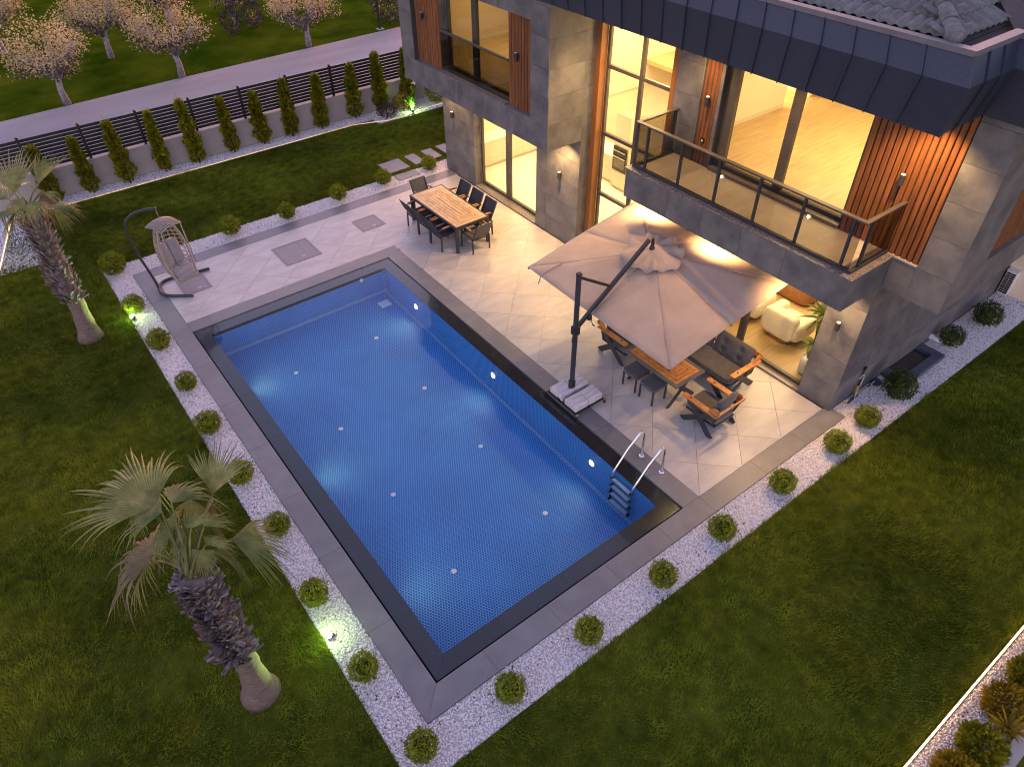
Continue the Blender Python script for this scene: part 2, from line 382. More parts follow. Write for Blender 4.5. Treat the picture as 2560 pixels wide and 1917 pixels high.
# ------------------------------------------------------------------ setting: ground, road, lawn, gravel
XG, SOF = 9.18, 2.94
POOL_W, POOL_L, CW, BW = 5.116, 10.245, .40, .325
def ring_sheet(name, z, mt, x0, x1, y0, y1, hx0, hx1, hy0, hy1):
    b = MB()
    for q in ((x0, x1, y0, hy0), (x0, x1, hy1, y1), (x0, hx0, hy0, hy1), (hx1, x1, hy0, hy1)):
        b.add([(q[0], q[2], z), (q[1], q[2], z), (q[1], q[3], z), (q[0], q[3], z)], [(0, 1, 2, 3)])
    return b.build(name, mt)
struct(ring_sheet('ground', -.09, 'soil', -300, 300, -300, 500, -.2, POOL_W+.2, -.2, POOL_L+.2))
b = MB().add([(-60, 19.45, -.07), (90, 19.8, -.07), (90, 28.9, -.07), (40, 28.0, -.07), (15.6, 27.46, -.07), (5.3, 27.09, -.07), (-1.3, 26.66, -.07), (-60, 24.6, -.07)], [tuple(range(8))])
struct(b.build('road', 'road'))
b = MB().add([(-60, 24.6, -.075), (-1.3, 26.66, -.075), (5.3, 27.09, -.075), (15.6, 27.46, -.075), (40, 28.0, -.075), (90, 28.9, -.075), (90, 140, -.075), (-60, 140, -.075)], [tuple(range(8))])
struct(b.build('field', 'field'))
# lawn soil sheets a little under the deck
LAWNS = [(-9.5, -.985, -8, 18.42), (-.985, 18, -4.63, -1.05), (-.985, 9.2, 14.2, 18.42), (9.2, 12.5, 14.2, 17.95)]
b = MB()
for x0, x1, y0, y1 in LAWNS: b.add([(x0, y0, -.03), (x1, y0, -.03), (x1, y1, -.03), (x0, y1, -.03)], [(0, 1, 2, 3)])
struct(b.build('lawn_soil', 'soil'))
STEPS = [(7.56, 8.3, 14.40, 15.16), (8.52, 8.89, 14.42, 15.17), (9.15, 9.53, 14.45, 15.18), (9.73, 10.1, 14.45, 15.2), (7.57, 8.31, 13.80, 14.15)]
SX = -2.3; SDX = .27                        # slanting left border x = SX-(18.6-y)*SDX
def grass(n_per, rects):
    P = []
    for x0, x1, y0, y1 in rects:
        x0 -= .02; x1 += .02; y0 -= .02; y1 += .02
        n = int((x1-x0)*(y1-y0)*n_per); p = np.stack([rng.uniform(x0, x1, n), rng.uniform(y0, y1, n), np.full(n, -.03)], 1); P.append(p)
    P = np.concatenate(P); P = P[in_view(P, .1)]
    for a in STEPS: P = P[~((P[:, 0] > a[0]-.01) & (P[:, 0] < a[1]+.01) & (P[:, 1] > a[2]-.01) & (P[:, 1] < a[3]+.01))]
    P = P[P[:, 0] > SX-(18.6-P[:, 1])*SDX+.02]
    n = len(P)
    # mowing/treading swirls: lean direction varies smoothly
    a = 1.7*np.sin(P[:, 0]*.9+np.sin(P[:, 1]*.7)*1.6)+1.4*np.sin(P[:, 1]*1.1+P[:, 0]*.35)+rng.normal(0, .9, n)
    patch = .5+.5*np.sin(P[:, 0]*2.3+1.3*np.sin(P[:, 1]*1.9))*np.sin(P[:, 1]*2.7+np.sin(P[:, 0]*1.7))
    h = rng.uniform(.02, .065, n)*(.6+.8*patch); lean = rng.uniform(.3, 1.5, n)*h; w = rng.uniform(.004, .010, n)
    d = np.stack([np.cos(a), np.sin(a), np.zeros(n)], 1); s = np.stack([-np.sin(a), np.cos(a), np.zeros(n)], 1)
    v = np.empty((n, 3, 3)); v[:, 0] = P-s*w[:, None]; v[:, 1] = P+s*w[:, None]; v[:, 2] = P+d*lean[:, None]; v[:, 2, 2] += h
    return raw_mesh('lawn_grass', v.reshape(-1, 3), np.arange(3*n), 3, 'grass')
o = link('lawn_grass', grass(2600, LAWNS)); stuff(o, 'short mown grass of the lawn around the pool', 'grass')
# gravel
GRAVEL = [(-.985, -CW, -1.05, 14.2), (-CW, 9.3, -1.05, -CW), (9.3, 18, -1.05, -.1), (-CW, 9.18, 13.49, 14.2), (9.18, 11, 13.62, 14.2)]
BACKG = [(-2.6, 9.2, 18.42, 19.1), (9.2, 12.5, 17.95, 19.1)]
NEARG = [(-1, 18, -5.33, -4.65)]
b = MB()
for x0, x1, y0, y1 in GRAVEL+BACKG+NEARG: b.add([(x0, y0, -.026), (x1, y0, -.026), (x1, y1, -.026), (x0, y1, -.026)], [(0, 1, 2, 3)])
b.add([(SX-.9, 19.1, -.0245), (SX, 18.6, -.0245), (SX-27*SDX, -8.4, -.0245), (SX-27*SDX-.9, -8.4, -.0245)], [(3, 2, 1, 0)])
struct(b.build('gravel_bed', 'gravel_bed'))
OCT = np.array([(1, 0, 0), (-1, 0, 0), (0, 1, 0), (0, -1, 0), (0, 0, 1), (0, 0, -1)], float)
OCF = np.array([(0, 2, 4), (2, 1, 4), (1, 3, 4), (3, 0, 4), (2, 0, 5), (1, 2, 5), (3, 1, 5), (0, 3, 5)])
def stones(rects, per, rad, z=-.02):
    P = []
    for x0, x1, y0, y1 in rects:
        n = int((x1-x0)*(y1-y0)*per); P.append(np.stack([rng.uniform(x0, x1, n), rng.uniform(y0, y1, n), np.full(n, z)], 1))
    P = np.concatenate(P); P = P[in_view(P, .06)]
    for a in STEPS[4:]: P = P[~((P[:, 0] > a[0]) & (P[:, 0] < a[1]) & (P[:, 1] > a[2]) & (P[:, 1] < a[3]))]
    P = P[~((P[:, 0] > 11) & (P[:, 0] < 12.62) & (P[:, 1] > -.66) & (P[:, 1] < 0))]
    n = len(P); P[:, 2] += rng.uniform(-.004, .012, n)
    sc = rng.uniform(.6, 1.25, (n, 3))*rad; sc[:, 2] *= .75
    q = rng.normal(0, 1, (n, 4)); q /= np.linalg.norm(q, axis=1)[:, None]; w, x, y, zz = q.T
    Rm = np.stack([1-2*(y*y+zz*zz), 2*(x*y-zz*w), 2*(x*zz+y*w), 2*(x*y+zz*w), 1-2*(x*x+zz*zz), 2*(y*zz-x*w), 2*(x*zz-y*w), 2*(y*zz+x*w), 1-2*(x*x+y*y)], 1).reshape(n, 3, 3)
    v = np.einsum('nij,nkj->nki', Rm, OCT[None]*sc[:, None, :])+P[:, None, :]
    f = (OCF[None]+(np.arange(n)*6)[:, None, None]).reshape(-1)
    me = raw_mesh('white_gravel', v.reshape(-1, 3), f, 3, 'pebble'); me.materials.append(MATS['pebble_dark'])
    me.polygons.foreach_set('material_index', np.repeat((rng.random(n) < .02).astype(np.int32), 8)); return me
def border(rect_list): return rect_list
stuff(link('white_gravel', stones([(-.97, -.41, -1.04, 14.19), (-.41, 9.3, -1.04, -.41), (9.32, 17, -1.04, -.12), (-.41, 9.17, 13.5, 14.19), (9.2, 11, 13.64, 14.19)], 1750, .0175)), 'white marble chippings bordering the pool terrace', 'gravel')
stuff(link('white_gravel', stones([(-2.5, 9.2, 18.44, 19.09), (9.2, 12.4, 17.97, 19.09), (-3.2, -2.0, 15.5, 18.6)], 1100, .02)), 'white chippings at the foot of the garden wall', 'gravel')
stuff(link('white_gravel', stones([(2, 10, -5.32, -4.67)], 1600, .018)), 'white chippings between lit strip and near boundary', 'gravel')
# stepping stones
for i, (x0, x1, y0, y1) in enumerate(STEPS):
    o = MB().box(x0, x1, y0, y1, -.028, .004).build('stepping_stone', 'coping', bevel=.004)
    tag(o, ['wide grey stepping stone in the lawn nearest the ball shrubs', 'narrow grey stepping stone second from the wide one', 'narrow grey stepping stone third along the path to the house', 'grey stepping stone beside the house wall corner', 'grey stepping stone lying in the white gravel by the terrace'][i], 'stepping stone', 'stepping stones leading to the house')

# ------------------------------------------------------------------ terrace and pool
def tri_fan(poly, zt, zb, inset):
    cx = sum(p[0] for p in poly)/len(poly); cy = sum(p[1] for p in poly)/len(poly)
    return poly
deck = struct(MB().box(CW*0+POOL_W+.008, XG-.03, .004, 13.085, -.10, -.012).box(0.004, POOL_W-.002, POOL_L+.008, 13.085, -.10, -.012).build('terrace', 'grout'))
c0, dc, s0, ds = 7.84, 1.151, 6.64, 1.165
def deck_tiles(rects):
    for i in range(-2, 20):
        for j in range(-8, 16):
            cc = c0-dc*i; ss = s0+ds*j; g = .004
            # cell: x-y in [cc-dc, cc], x+y in [ss, ss+ds]
            def pt(c, s_): return ((c+s_)/2, (s_-c)/2)
            cell = [pt(cc-g, ss+g), pt(cc-g, ss+ds-g), pt(cc-dc+g, ss+ds-g), pt(cc-dc+g, ss+g)]
            for r in rects:
                p = clip_rect(cell, *r)
                if area(p) > .004:
                    sg = sum(p[k][0]*p[(k+1) % len(p)][1]-p[(k+1) % len(p)][0]*p[k][1] for k in range(len(p)))
                    if sg < 0: p = p[::-1]
                    mx, my = sum(a[0] for a in p)/len(p), sum(a[1] for a in p)/len(p)
                    MB().prism([(a[0]-mx, a[1]-my) for a in p], -.01, random.uniform(-.0006, .0006)).build('tile', 'deck_tile', deck, loc=(mx, my, 0))
HATCH = [(.35, 1.02, 11.75, 12.47), (2.85, 3.835, 11.465, 12.468), (5.21, 5.917, 11.78, 12.455)]
deck_tiles([(POOL_W+CW+.006, XG-.03, .006, 10.645), (0.006, XG-.03, 10.653, 13.08)])
for i, (x0, x1, y0, y1) in enumerate(HATCH):
    t = thing('access_hatch', ['grey access hatch cover beneath the hanging chair', 'largest grey access hatch cover in the middle of the terrace', 'grey access hatch cover nearest the dining table'][i], 'hatch', ((x0+x1)/2, (y0+y1)/2, 0), 0, 'access hatches in the terrace')
    hx, hy = (x1-x0)/2, (y1-y0)/2
    f = MB()
    for q in ((-hx, hx, -hy, -hy+.05), (-hx, hx, hy-.05, hy), (-hx, -hx+.05, -hy+.052, hy-.052), (hx-.05, hx, -hy+.052, hy-.052)): f.box(q[0], q[1], q[2], q[3], -.005, .012)
    f.build('frame', 'hatch', t)
    pn = MB().box(-hx+.056, hx-.056, -hy+.056, hy-.056, -.005, .009).build('cover', 'hatch', t)
    for k in (-1, 1): MB().box(k*hx*.33-.002, k*hx*.33+.002, -hy+.06, hy-.06, .0085, .0105).build('seam', 'grout', pn)
    MB().box(.02, .12, -hy*.62-.012, -hy*.62+.012, .009, .016).build('handle', 'steel', t)
# coping slabs (light ring) and dark wet border
cop = struct(MB().box(-CW+.01, -.012, -CW+.01, 13.47, -.12, -.006).box(-.008, 9.31, -CW+.01, -.012, -.12, -.006).box(POOL_W+.012, POOL_W+CW-.004, .0, POOL_L+CW-.004, -.12, -.006).box(.0, POOL_W+.004, POOL_L+.012, POOL_L+CW-.004, -.12, -.006).box(-.004, XG+.01, 13.092, 13.47, -.12, -.006).build('coping', 'grout'))
def slab(poly, z0=-.005, z1=.002, mt='coping', par=None, name='slab'):
    mx, my = sum(a[0] for a in poly)/len(poly), sum(a[1] for a in poly)/len(poly)
    MB().prism([(a[0]-mx, a[1]-my) for a in poly], z0, z1).build(name, mt, par or cop, loc=(mx, my, 0))
def run(a0, a1, fixed0, fixed1, axis, first, step=1.2, g=.0025):
    cuts = [a0]; c = first
    while c < a1-.15: cuts.append(c); c += step
    cuts.append(a1)
    for p, q in zip(cuts, cuts[1:]):
        if axis == 'x': slab([(p+g, fixed0), (q-g, fixed0), (q-g, fixed1), (p+g, fixed1)])
        else: slab([(fixed0, p+g), (fixed1, p+g), (fixed1, q-g), (fixed0, q-g)])
g = .002
slab([(-CW, -CW), (.81-g, -CW), (.81-g, -g), (g, -g)]); slab([(-CW, -CW+2*g), (-g, 0), (-g, 1.27-g), (-CW, 1.27-g)])
run(.81, POOL_W+CW, -CW, -g, 'x', 2.03, 1.22); run(POOL_W+CW, 9.32, -CW, -g, 'x', 6.9, 1.22)
run(1.27, 13.49, -CW, -g, 'y', 2.92, 1.5)
slab([(POOL_W+g, -g+.004), (POOL_W+CW, .004), (POOL_W+CW, 1.0-g), (POOL_W+g, 1.0-g)])
run(1.0, 8.925, POOL_W+g, POOL_W+CW, 'y', 2.3, 1.32)
slab([(POOL_W+g, 8.925+g), (POOL_W+CW, 8.925+g), (POOL_W+CW, POOL_L+CW), (POOL_W+g, POOL_L+g)])
slab([(4.377+g, POOL_L+g), (POOL_W-g, POOL_L+g), (POOL_W+CW-2*g, POOL_L+CW), (4.377+g, POOL_L+CW)])
run(g, 4.377, POOL_L+g, POOL_L+CW, 'x', .493, 1.29)
run(0, XG, 13.09, 13.49, 'x', .9, 1.3)
# pool shell
pool = struct(bpy.data.objects.new('pool', None)); COL.objects.link(pool); pool['label'] = 'rectangular pool lined with blue mosaic'
px0, px1, py0, py1 = BW, POOL_W-BW, BW, POOL_L-BW-.02
ZN, ZF = -.98, -.73                          # floor rises towards the far end
def uvquad(name, pts, uvs, mt='mosaic'):
    me = bpy.data.meshes.new(name); me.from_pydata(pts, [], [(0, 1, 2, 3)]); me.materials.append(MATS[mt]); ul = me.uv_layers.new()
    for l, uv in zip(ul.data, uvs): l.uv = uv
    return link(name, me, pool)
uvquad('pool_floor', [(px0, py0, ZN), (px1, py0, ZN), (px1, py1, ZF), (px0, py1, ZF)], [(px0, py0), (px1, py0), (px1, py1), (px0, py1)])
uvquad('pool_wall', [(px1, py0, ZN), (px1, py0, -.03), (px1, py1, -.03), (px1, py1, ZF)], [(ZN, py0), (-.03, py0), (-.03, py1), (ZF, py1)])
uvquad('pool_wall', [(px0, py1, ZF), (px0, py1, -.03), (px0, py0, -.03), (px0, py0, ZN)], [(ZF, py1), (-.03, py1), (-.03, py0), (ZN, py0)])
uvquad('pool_wall', [(px1, py1, ZF), (px1, py1, -.03), (px0, py1, -.03), (px0, py1, ZF)], [(px1, ZF), (px1, -.03), (px0, -.03), (px0, ZF)])
uvquad('pool_wall', [(px0, py0, ZN), (px0, py0, -.03), (px1, py0, -.03), (px1, py0, ZN)], [(px0, ZN), (px0, -.03), (px1, -.03), (px1, ZN)])
# twin pale mosaic lines where walls meet the floor and up the far corner
def fz(y): return ZN+(ZF-ZN)*(y-py0)/(py1-py0)
ln = MB(); e = .006
for k in (.02, .065):
    ln.beam((px1-k, py0, fz(py0)+e), (px1-k, py1, fz(py1)+e), .012, .004); ln.beam((px0+k, py0, fz(py0)+e), (px0+k, py1, fz(py1)+e), .012, .004)
    ln.beam((px0, py1-e, ZF+k), (px1, py1-e, ZF+k), .004, .012)
    ln.beam((px1-k, py1-e, ZF), (px1-k, py1-e, -.03), .012, .004, (1, 0, 0))
mat('line_white', (.42, .52, .62), rough=.4)
for q in range(0, 92):
    y = py0+.05+q*.104
    ln.box(px1-.058, px1-.028, y, y+.006, fz(y)+.004, fz(y)+.008); ln.box(px0+.028, px0+.058, y, y+.006, fz(y)+.004, fz(y)+.008)
ln.build('mosaic_line', 'line_white', pool)
# dark border slabs
def dslab(poly): slab(poly, -.10, -.022, 'granite_edge', pool, 'border_slab')
gp = .03
def drun(a0, a1, f0, f1, axis, first, step):
    cuts = [a0]; c = first
    while c < a1-.2: cuts.append(c); c += step
    cuts.append(a1)
    for p, q in zip(cuts, cuts[1:]):
        if axis == 'x': dslab([(p+.0015, f0), (q-.0015, f0), (q-.0015, f1), (p+.0015, f1)])
        else: dslab([(f0, p+.0015), (f1, p+.0015), (f1, q-.0015), (f0, q-.0015)])
X1, Y1 = POOL_W-gp, POOL_L-gp
dslab([(gp, gp), (1.3, gp), (1.3, py0), (px0, py0)]); dslab([(gp, gp+.003), (px0-.002, py0+.002), (px0-.002, 1.5), (gp, 1.5)])
drun(1.3, 4.3, gp, py0, 'x', 2.55, 1.2); dslab([(4.3, gp), (X1, gp), (px1, py0), (4.3, py0)])
drun(1.5, 8.9, gp, px0-.002, 'y', 3.0, 1.5); dslab([(gp, 8.9), (px0-.002, 8.9), (px0-.002, py1), (gp, Y1-.003)])
dslab([(px1+.002, py0), (X1, gp+.003), (X1, 1.6), (px1+.002, 1.6)]); drun(1.6, 9.0, px1+.002, X1, 'y', 2.9, 1.25); dslab([(px1+.002, 9.0), (X1, 9.0), (X1, Y1-.003), (px1+.002, py1)])
dslab([(px0, py1), (1.4, py1), (1.4, Y1), (gp, Y1)]); drun(1.4, 3.9, py1, Y1, 'x', 2.6, 1.25); dslab([(3.9, py1), (px1, py1), (X1, Y1), (3.9, Y1)])
gt = MB()
for q in ((-.011, gp-.004, -.011, POOL_L+.011), (X1+.004, POOL_W+.011, -.011, POOL_L+.011)): gt.box(q[0], q[1], q[2], q[3], -.18, -.14)
for q in ((gp-.003, X1+.003, -.011, gp-.004), (gp-.003, X1+.003, Y1+.004, POOL_L+.011)): gt.box(q[0], q[1], q[2], q[3], -.18, -.14)
gt.build('overflow_channel', 'dark_frame', pool)
wt = MB().add([(gp-.002, gp-.002, -.016), (X1+.002, gp-.002, -.016), (X1+.002, Y1+.002, -.016), (gp-.002, Y1+.002, -.016)], [(0, 1, 2, 3)]).build('water', 'water')
struct(wt)
# pool fittings
for y in (1.92, 4.03, 6.2, 8.38):
    for x in (1.52, 3.60):
        o = MB().lathe([(.0, 0), (.05, 0), (.05, .012), (.042, .018), (.015, .018), (.012, .012)], 18).build('floor_inlet', 'white_plastic', pool, loc=(x, y, fz(y)+.003), smooth=False)
MB().lathe([(.0, 0), (.05, 0), (.05, .012), (.02, .016), (.018, .008)], 18).build('wall_inlet', 'white_plastic', pool, loc=(4.12, py1-.004, -.12), rot=(PI/2, 0, 0))
dr = MB().box(-.14, .14, -.14, .14, 0, .006)
drain = dr.build('floor_drain', 'line_white', pool, loc=(4.45, 9.45, fz(9.45)+.004))
for k in range(6): MB().box(-.13+k*.047, -.10+k*.047, -.125, .125, .006, .012).build('drain_slat', 'white_plastic', drain)
for y in (1.97, 5.18, 8.39):
    for sx_, x in ((-1, px1), (1, px0)):
        L = MB().lathe([(.0, 0), (.085, 0), (.085, .012), (.065, .02)], 18).build('pool_light', 'white_plastic', pool, loc=(x+sx_*.002, y, -.36), rot=(0, sx_*PI/2, 0))
        MB().lathe([(.0, .021), (.064, .021), (.05, .03)], 16).build('lens', 'pool_lamp', L)
        light('SPOT', 'pool_light_beam', (x+sx_*.05, y, -.36), 11, (1, .70, .36), pool, aim=(x+sx_*1.6, y-.05, -.75), spot=140, blend=1, size=.05, poff=(0, 0, 0))

# ------------------------------------------------------------------ house
HO = (9.18, 6.8, 0)
house = thing('house', 'two storey grey stone villa with timber slats and lit windows', 'house', HO)
def hb(name, m, mt, parent=None, bevel=0, smooth=False): return m.build(name, mt, parent or house, off=HO, bevel=bevel, smooth=smooth)
def clad(parent, axis, const, sign, u0, u1, z0, z1, uc, zc, mt='stone_clad', g=.0025, t=.018, name='stone_panel'):
    us = [u0]+[c for c in sorted(uc) if u0+.03 < c < u1-.03]+[u1]; zs = [z0]+[c for c in sorted(zc) if z0+.03 < c < z1-.03]+[z1]
    a, b_ = (const, const-sign*t)
    for p, q in zip(us, us[1:]):
        for r, s_ in zip(zs, zs[1:]):
            p1 = p+(g if p > u0 else 0); q1 = q-(g if q < u1 else 0); r1 = r+(g if r > z0 else 0); s1 = s_-(g if s_ < z1 else 0)
            e = random.uniform(0, .0012)*sign
            cx, cz = (p1+q1)/2, (r1+s1)/2
            m = MB().box(a-e, b_, p1-cx, q1-cx, r1-cz, s1-cz) if axis == 'x' else MB().box(p1-cx, q1-cx, a-e, b_, r1-cz, s1-cz)
            off = (HO[0], 0, 0) if axis == 'x' else (0, HO[1], 0)
            loc = (0, cx-HO[1], cz) if axis == 'x' else (cx-HO[0], 0, cz)
            m.build(name, mt, parent, off=off, loc=loc)
GC = [.6, 1.2, 1.8, 2.4]; UC = [3.54, 4.14, 4.74, 5.35, 5.95]; ZT = 6.04
# --- ground floor walls
w = hb('wall', MB().box(XG+.02, 9.42, 12.09, 13.6, 0, SOF-.02).box(9.42, 16, 13.45, 13.6, 0, SOF-.02), 'stone_joint')
clad(w, 'x', XG, -1, 12.07, 13.62, 0, SOF, [12.445], GC); clad(w, 'y', 12.07, -1, XG+.019, 9.42, 0, SOF, [], GC)
w = hb('wall', MB().box(XG+.02, 9.68, 7.59, 9.2, 0, SOF-.02), 'stone_joint')
clad(w, 'x', XG, -1, 7.57, 9.22, 0, SOF, [8.80], [.5, 1.1, 1.71, 2.33]); clad(w, 'y', 7.57, -1, XG+.019, 9.468, 0, SOF, [], [.5, 1.1, 1.71, 2.33])
w = hb('wall', MB().box(XG+.02, 9.68, 4.72, 5.07, 0, SOF-.02), 'stone_joint'); clad(w, 'x', XG, -1, 4.7, 5.09, 0, SOF, [], GC); clad(w, 'y', 4.7, -1, XG+.019, 9.4, 0, SOF, [], GC)
w = hb('wall', MB().box(XG+.02, 9.45, -.08, .61, 0, SOF-.02).box(9.45, 20, -.08, .1, 0, SOF-.02), 'stone_joint')
clad(w, 'x', XG, -1, -.1, .63, 0, SOF, [], GC)
clad(w, 'y', -.1, -1, XG+.019, 20, 0, SOF, [11.6, 14.0, 16.4, 18.8], [.62, 1.82])
# --- sliding door / window units
def unit(name, xf, y0, y1, z0, z1, muls, depth=.08, fw=.07, mw=.11, smoke=None, zbars=(), mt='frame_metal', glass='glass'):
    f = MB().box(xf, xf+depth, y0, y0+fw, z0, z1).box(xf, xf+depth, y1-fw, y1, z0, z1).box(xf, xf+depth, y0+fw, y1-fw, z0, z0+fw).box(xf, xf+depth, y0+fw, y1-fw, z1-fw, z1)
    win = hb(name, f, mt, bevel=.004)
    ys = [y0+fw]+[c for c in sorted(muls)]+[y1-fw]
    for c in muls: hb('mullion', MB().box(xf-.012, xf+depth-.012, c-mw/2, c+mw/2, z0+fw+.001, z1-fw-.001), mt, win, bevel=.004)
    zb = [z0+fw]+list(zbars)+[z1-fw]
    edges = [y0+fw]
    for c in sorted(muls): edges += [c-mw/2, c+mw/2]
    edges.append(y1-fw)
    for i in range(0, len(edges), 2):
        a, b_ = edges[i]+.001, edges[i+1]-.001
        for c in zbars: hb('transom', MB().box(xf-.006, xf+depth-.006, a, b_, c-.04, c+.04), mt, win, bevel=.004)
        for p, q in zip(zb, zb[1:]):
            hb('pane', MB().box(xf+depth*.45, xf+depth*.55, a, b_, p+.04 if p != zb[0] else p, q-.04 if q != zb[-1] else q), glass, win)
    return win
unit('sliding_door', 9.42, 9.22, 12.07, .045, SOF-.02, [10.755], mw=.20)
hb('door_sill', MB().box(XG-.025, 9.42, 9.222, 12.068, -.005, .045), 'granite_sill', bevel=.004)
unit('sliding_door', 9.31, .63, 4.7, .045, SOF-.02, [2.3, 3.55], mw=.15)
hb('door_sill', MB().box(XG-.025, 9.31, .632, 4.698, -.005, .045), 'granite_sill', bevel=.004)
unit('stair_window', 9.67, 5.25, 7.42, .03, ZT-.02, [6.34], zbars=(1.54, 3.06, 4.58), mw=.09)
hb('corten_jamb', MB().box(9.47, 9.67, 7.42, 7.568, 0, ZT), 'corten'); hb('corten_jamb', MB().box(9.36, 9.74, 5.092, 5.25, 0, ZT), 'corten')
# --- balcony
bal = hb('balcony', MB().box(8.10, 9.33, -.08, 4.98, SOF+.02, 3.54), 'stone_joint')
clad(bal, 'x', 8.08, -1, -.1, 5.0, SOF, 3.54, [1.13, 2.06, 2.97, 3.85], []); clad(bal, 'y', -.1, -1, 8.099, 9.268, SOF, 3.54, [], [])
clad(bal, 'y', 5.0, 1, 8.099, 9.33, SOF, 3.54, [], [])
hb('soffit', MB().box(8.10, 9.2, -.08, 4.98, SOF+.001, SOF+.019), 'plaster', bal)
hb('balcony_sill', MB().box(8.055, 8.22, -.125, 5.025, 3.541, 3.567), 'granite_sill', bal, bevel=.004)
hb('balcony_sill', MB().box(8.222, 9.268, -.125, .05, 3.541, 3.567), 'granite_sill', bal, bevel=.004); hb('balcony_sill', MB().box(8.222, 9.33, 4.87, 5.025, 3.541, 3.567), 'granite_sill', bal, bevel=.004)
for p, q in zip([.052, 1.0, 2.2, 3.4, 4.6], [.998, 2.198, 3.398, 4.598, 4.868]): hb('floor_tile', MB().box(8.223, 9.33, p, q, 3.541, 3.561), 'deck_tile', bal)
hb('step_sill', MB().box(9.27, 9.40, .98, 3.94, 3.5605, 3.63), 'granite_sill', bal, bevel=.004)
rail = hb('balcony_railing', MB().box(8.175, 8.265, .0, 4.96, 4.455, 4.487).box(8.2655, 9.29, .0, .075, 4.455, 4.487).box(8.2655, 9.33, 4.885, 4.96, 4.455, 4.487), 'frame_metal', bevel=.004)
hb('bottom_rail', MB().box(8.19, 8.25, .005, 4.955, 3.568, 3.622).box(8.251, 9.28, .005, .065, 3.568, 3.622).box(8.251, 9.33, 4.895, 4.955, 3.568, 3.622), 'charcoal', rail)
PY = [4.64, 3.77, 2.885, 1.997, 1.113, .226]
for y in PY: hb('post', MB().box(8.195, 8.245, y-.022, y+.022, 3.6225, 4.4545), 'charcoal', rail, bevel=.003)
hb('post', MB().box(8.40, 8.44, .012, .06, 3.6225, 4.4545), 'charcoal', rail); hb('post', MB().box(8.195, 8.245, 4.90, 4.945, 3.6225, 4.4545), 'charcoal', rail); hb('post', MB().box(9.24, 9.29, 4.90, 4.95, 3.6225, 4.4545), 'charcoal', rail)
ed = [4.9]+PY+[.04]
for p, q in zip(ed, ed[1:]): hb('glass_pane', MB().box(8.217, 8.225, q+.023, p-.023, 3.623, 4.454), 'glass_smoke', rail)
hb('glass_pane', MB().box(8.441, 9.268, .032, .04, 3.623, 4.454), 'glass_smoke', rail); hb('glass_pane', MB().box(8.25, 9.239, 4.918, 4.926, 3.623, 4.454), 'glass_smoke', rail)
# --- upper right storey
w = hb('wall', MB().box(9.29, 9.6, -1.1, -.52, SOF+.02, ZT).box(9.29, 9.6, -.52, -.1, SOF+.02, 3.55).box(9.6, 20, -1.1, -.98, SOF+.02, 3.5).box(9.6, 10.3, -1.1, -.98, 3.5, ZT).box(9.36, 9.6, -.52, .97, 3.55, ZT), 'stone_joint')
clad(w, 'x', 9.27, -1, -1.12, -.52, SOF, ZT, [], UC); clad(w, 'x', 9.27, -1, -.518, -.1, SOF, 3.54, [], [])
clad(w, 'y', -1.12, -1, 9.289, 10.32, 3.542, ZT, [], [4.74]); clad(w, 'y', -1.12, -1, 9.289, 20, SOF, 3.54, [11.7, 14.1, 16.5], [])
hb('soffit', MB().box(9.29, 20, -1.1, -.1, SOF+.001, SOF+.019), 'plaster', w)
hb('ledge', MB().box(10.322, 20, -1.118, -.9, 3.5405, 3.556), 'stone_clad', w); hb('ledge', MB().box(9.255, 9.36, -.518, .968, 3.5405, 3.566), 'plaster', w)
def slats(name, axis, pos, u0, u1, z0, z1, n, duty=.82, depth=.045, back=.02, sign=-1):
    pitch = (u1-u0)/n
    bk = MB().box(pos+depth, pos+depth+back, u0, u1, z0, z1) if axis == 'x' else MB().box(u0, u1, pos+depth, pos+depth+back, z0, z1)
    s_ = hb(name, bk, 'slat_back')
    c = pitch*duty; d = depth
    prof = [(-c/2, d), (c/2, d), (c/2, .012), (c/2-.012, 0), (-c/2+.012, 0), (-c/2, .012)]
    m = MB(); n6 = 6; h = (z1-z0)/2
    for zz in (-h, h):
        for u, v in prof: m.v.append((v, u, zz) if axis == 'x' else (u, v, zz))
    m.f = [tuple(range(5, -1, -1)), tuple(range(6, 12))]+[(i, (i+1) % 6, (i+1) % 6+6, i+6) for i in range(6)]
    if axis == 'y': m.f = [f[::-1] for f in m.f]
    me = m.mesh('slat', 'slat_wood')
    for i in range(n):
        u = u0+pitch*(i+.5); loc = (pos, u, (z0+z1)/2) if axis == 'x' else (u, pos, (z0+z1)/2)
        link('slat', me, s_, loc=(loc[0]-HO[0], loc[1]-HO[1], loc[2]))
    return s_
slats('slat_cladding', 'x', 9.285, -.505, .965, 3.568, ZT, 14)
slats('slat_cladding', 'x', 9.33, 4.03, 4.41, 3.562, ZT, 4)
slats('slat_cladding', 'y', -1.04, 10.34, 13.6, 3.558, ZT, 36, depth=.035)
unit('balcony_door', 9.44, .97, 3.95, 3.60, ZT-.01, [2.44], mw=.19, fw=.09)
hb('door_stile', MB().box(9.43, 9.53, 3.70, 3.855, 3.695, ZT-.11), 'frame_metal', bevel=.004)
hb('track', MB().box(9.401, 9.439, .98, 3.94, 3.562, 3.615), 'dark_frame')
w = hb('wall', MB().box(9.345, 9.6, 3.97, 5.075, 3.54, ZT), 'stone_joint')
clad(w, 'x', 9.32, -1, 4.45, 5.088, 3.562, ZT, [], [4.2, 4.8, 5.41], t=.02); clad(w, 'y', 4.415, -1, 9.30, 9.345, 3.562, ZT, [], [4.2, 4.8, 5.41]); clad(w, 'x', 9.31, -1, 3.952, 4.025, 3.562, ZT, [], [4.2, 4.8, 5.41], t=.03)
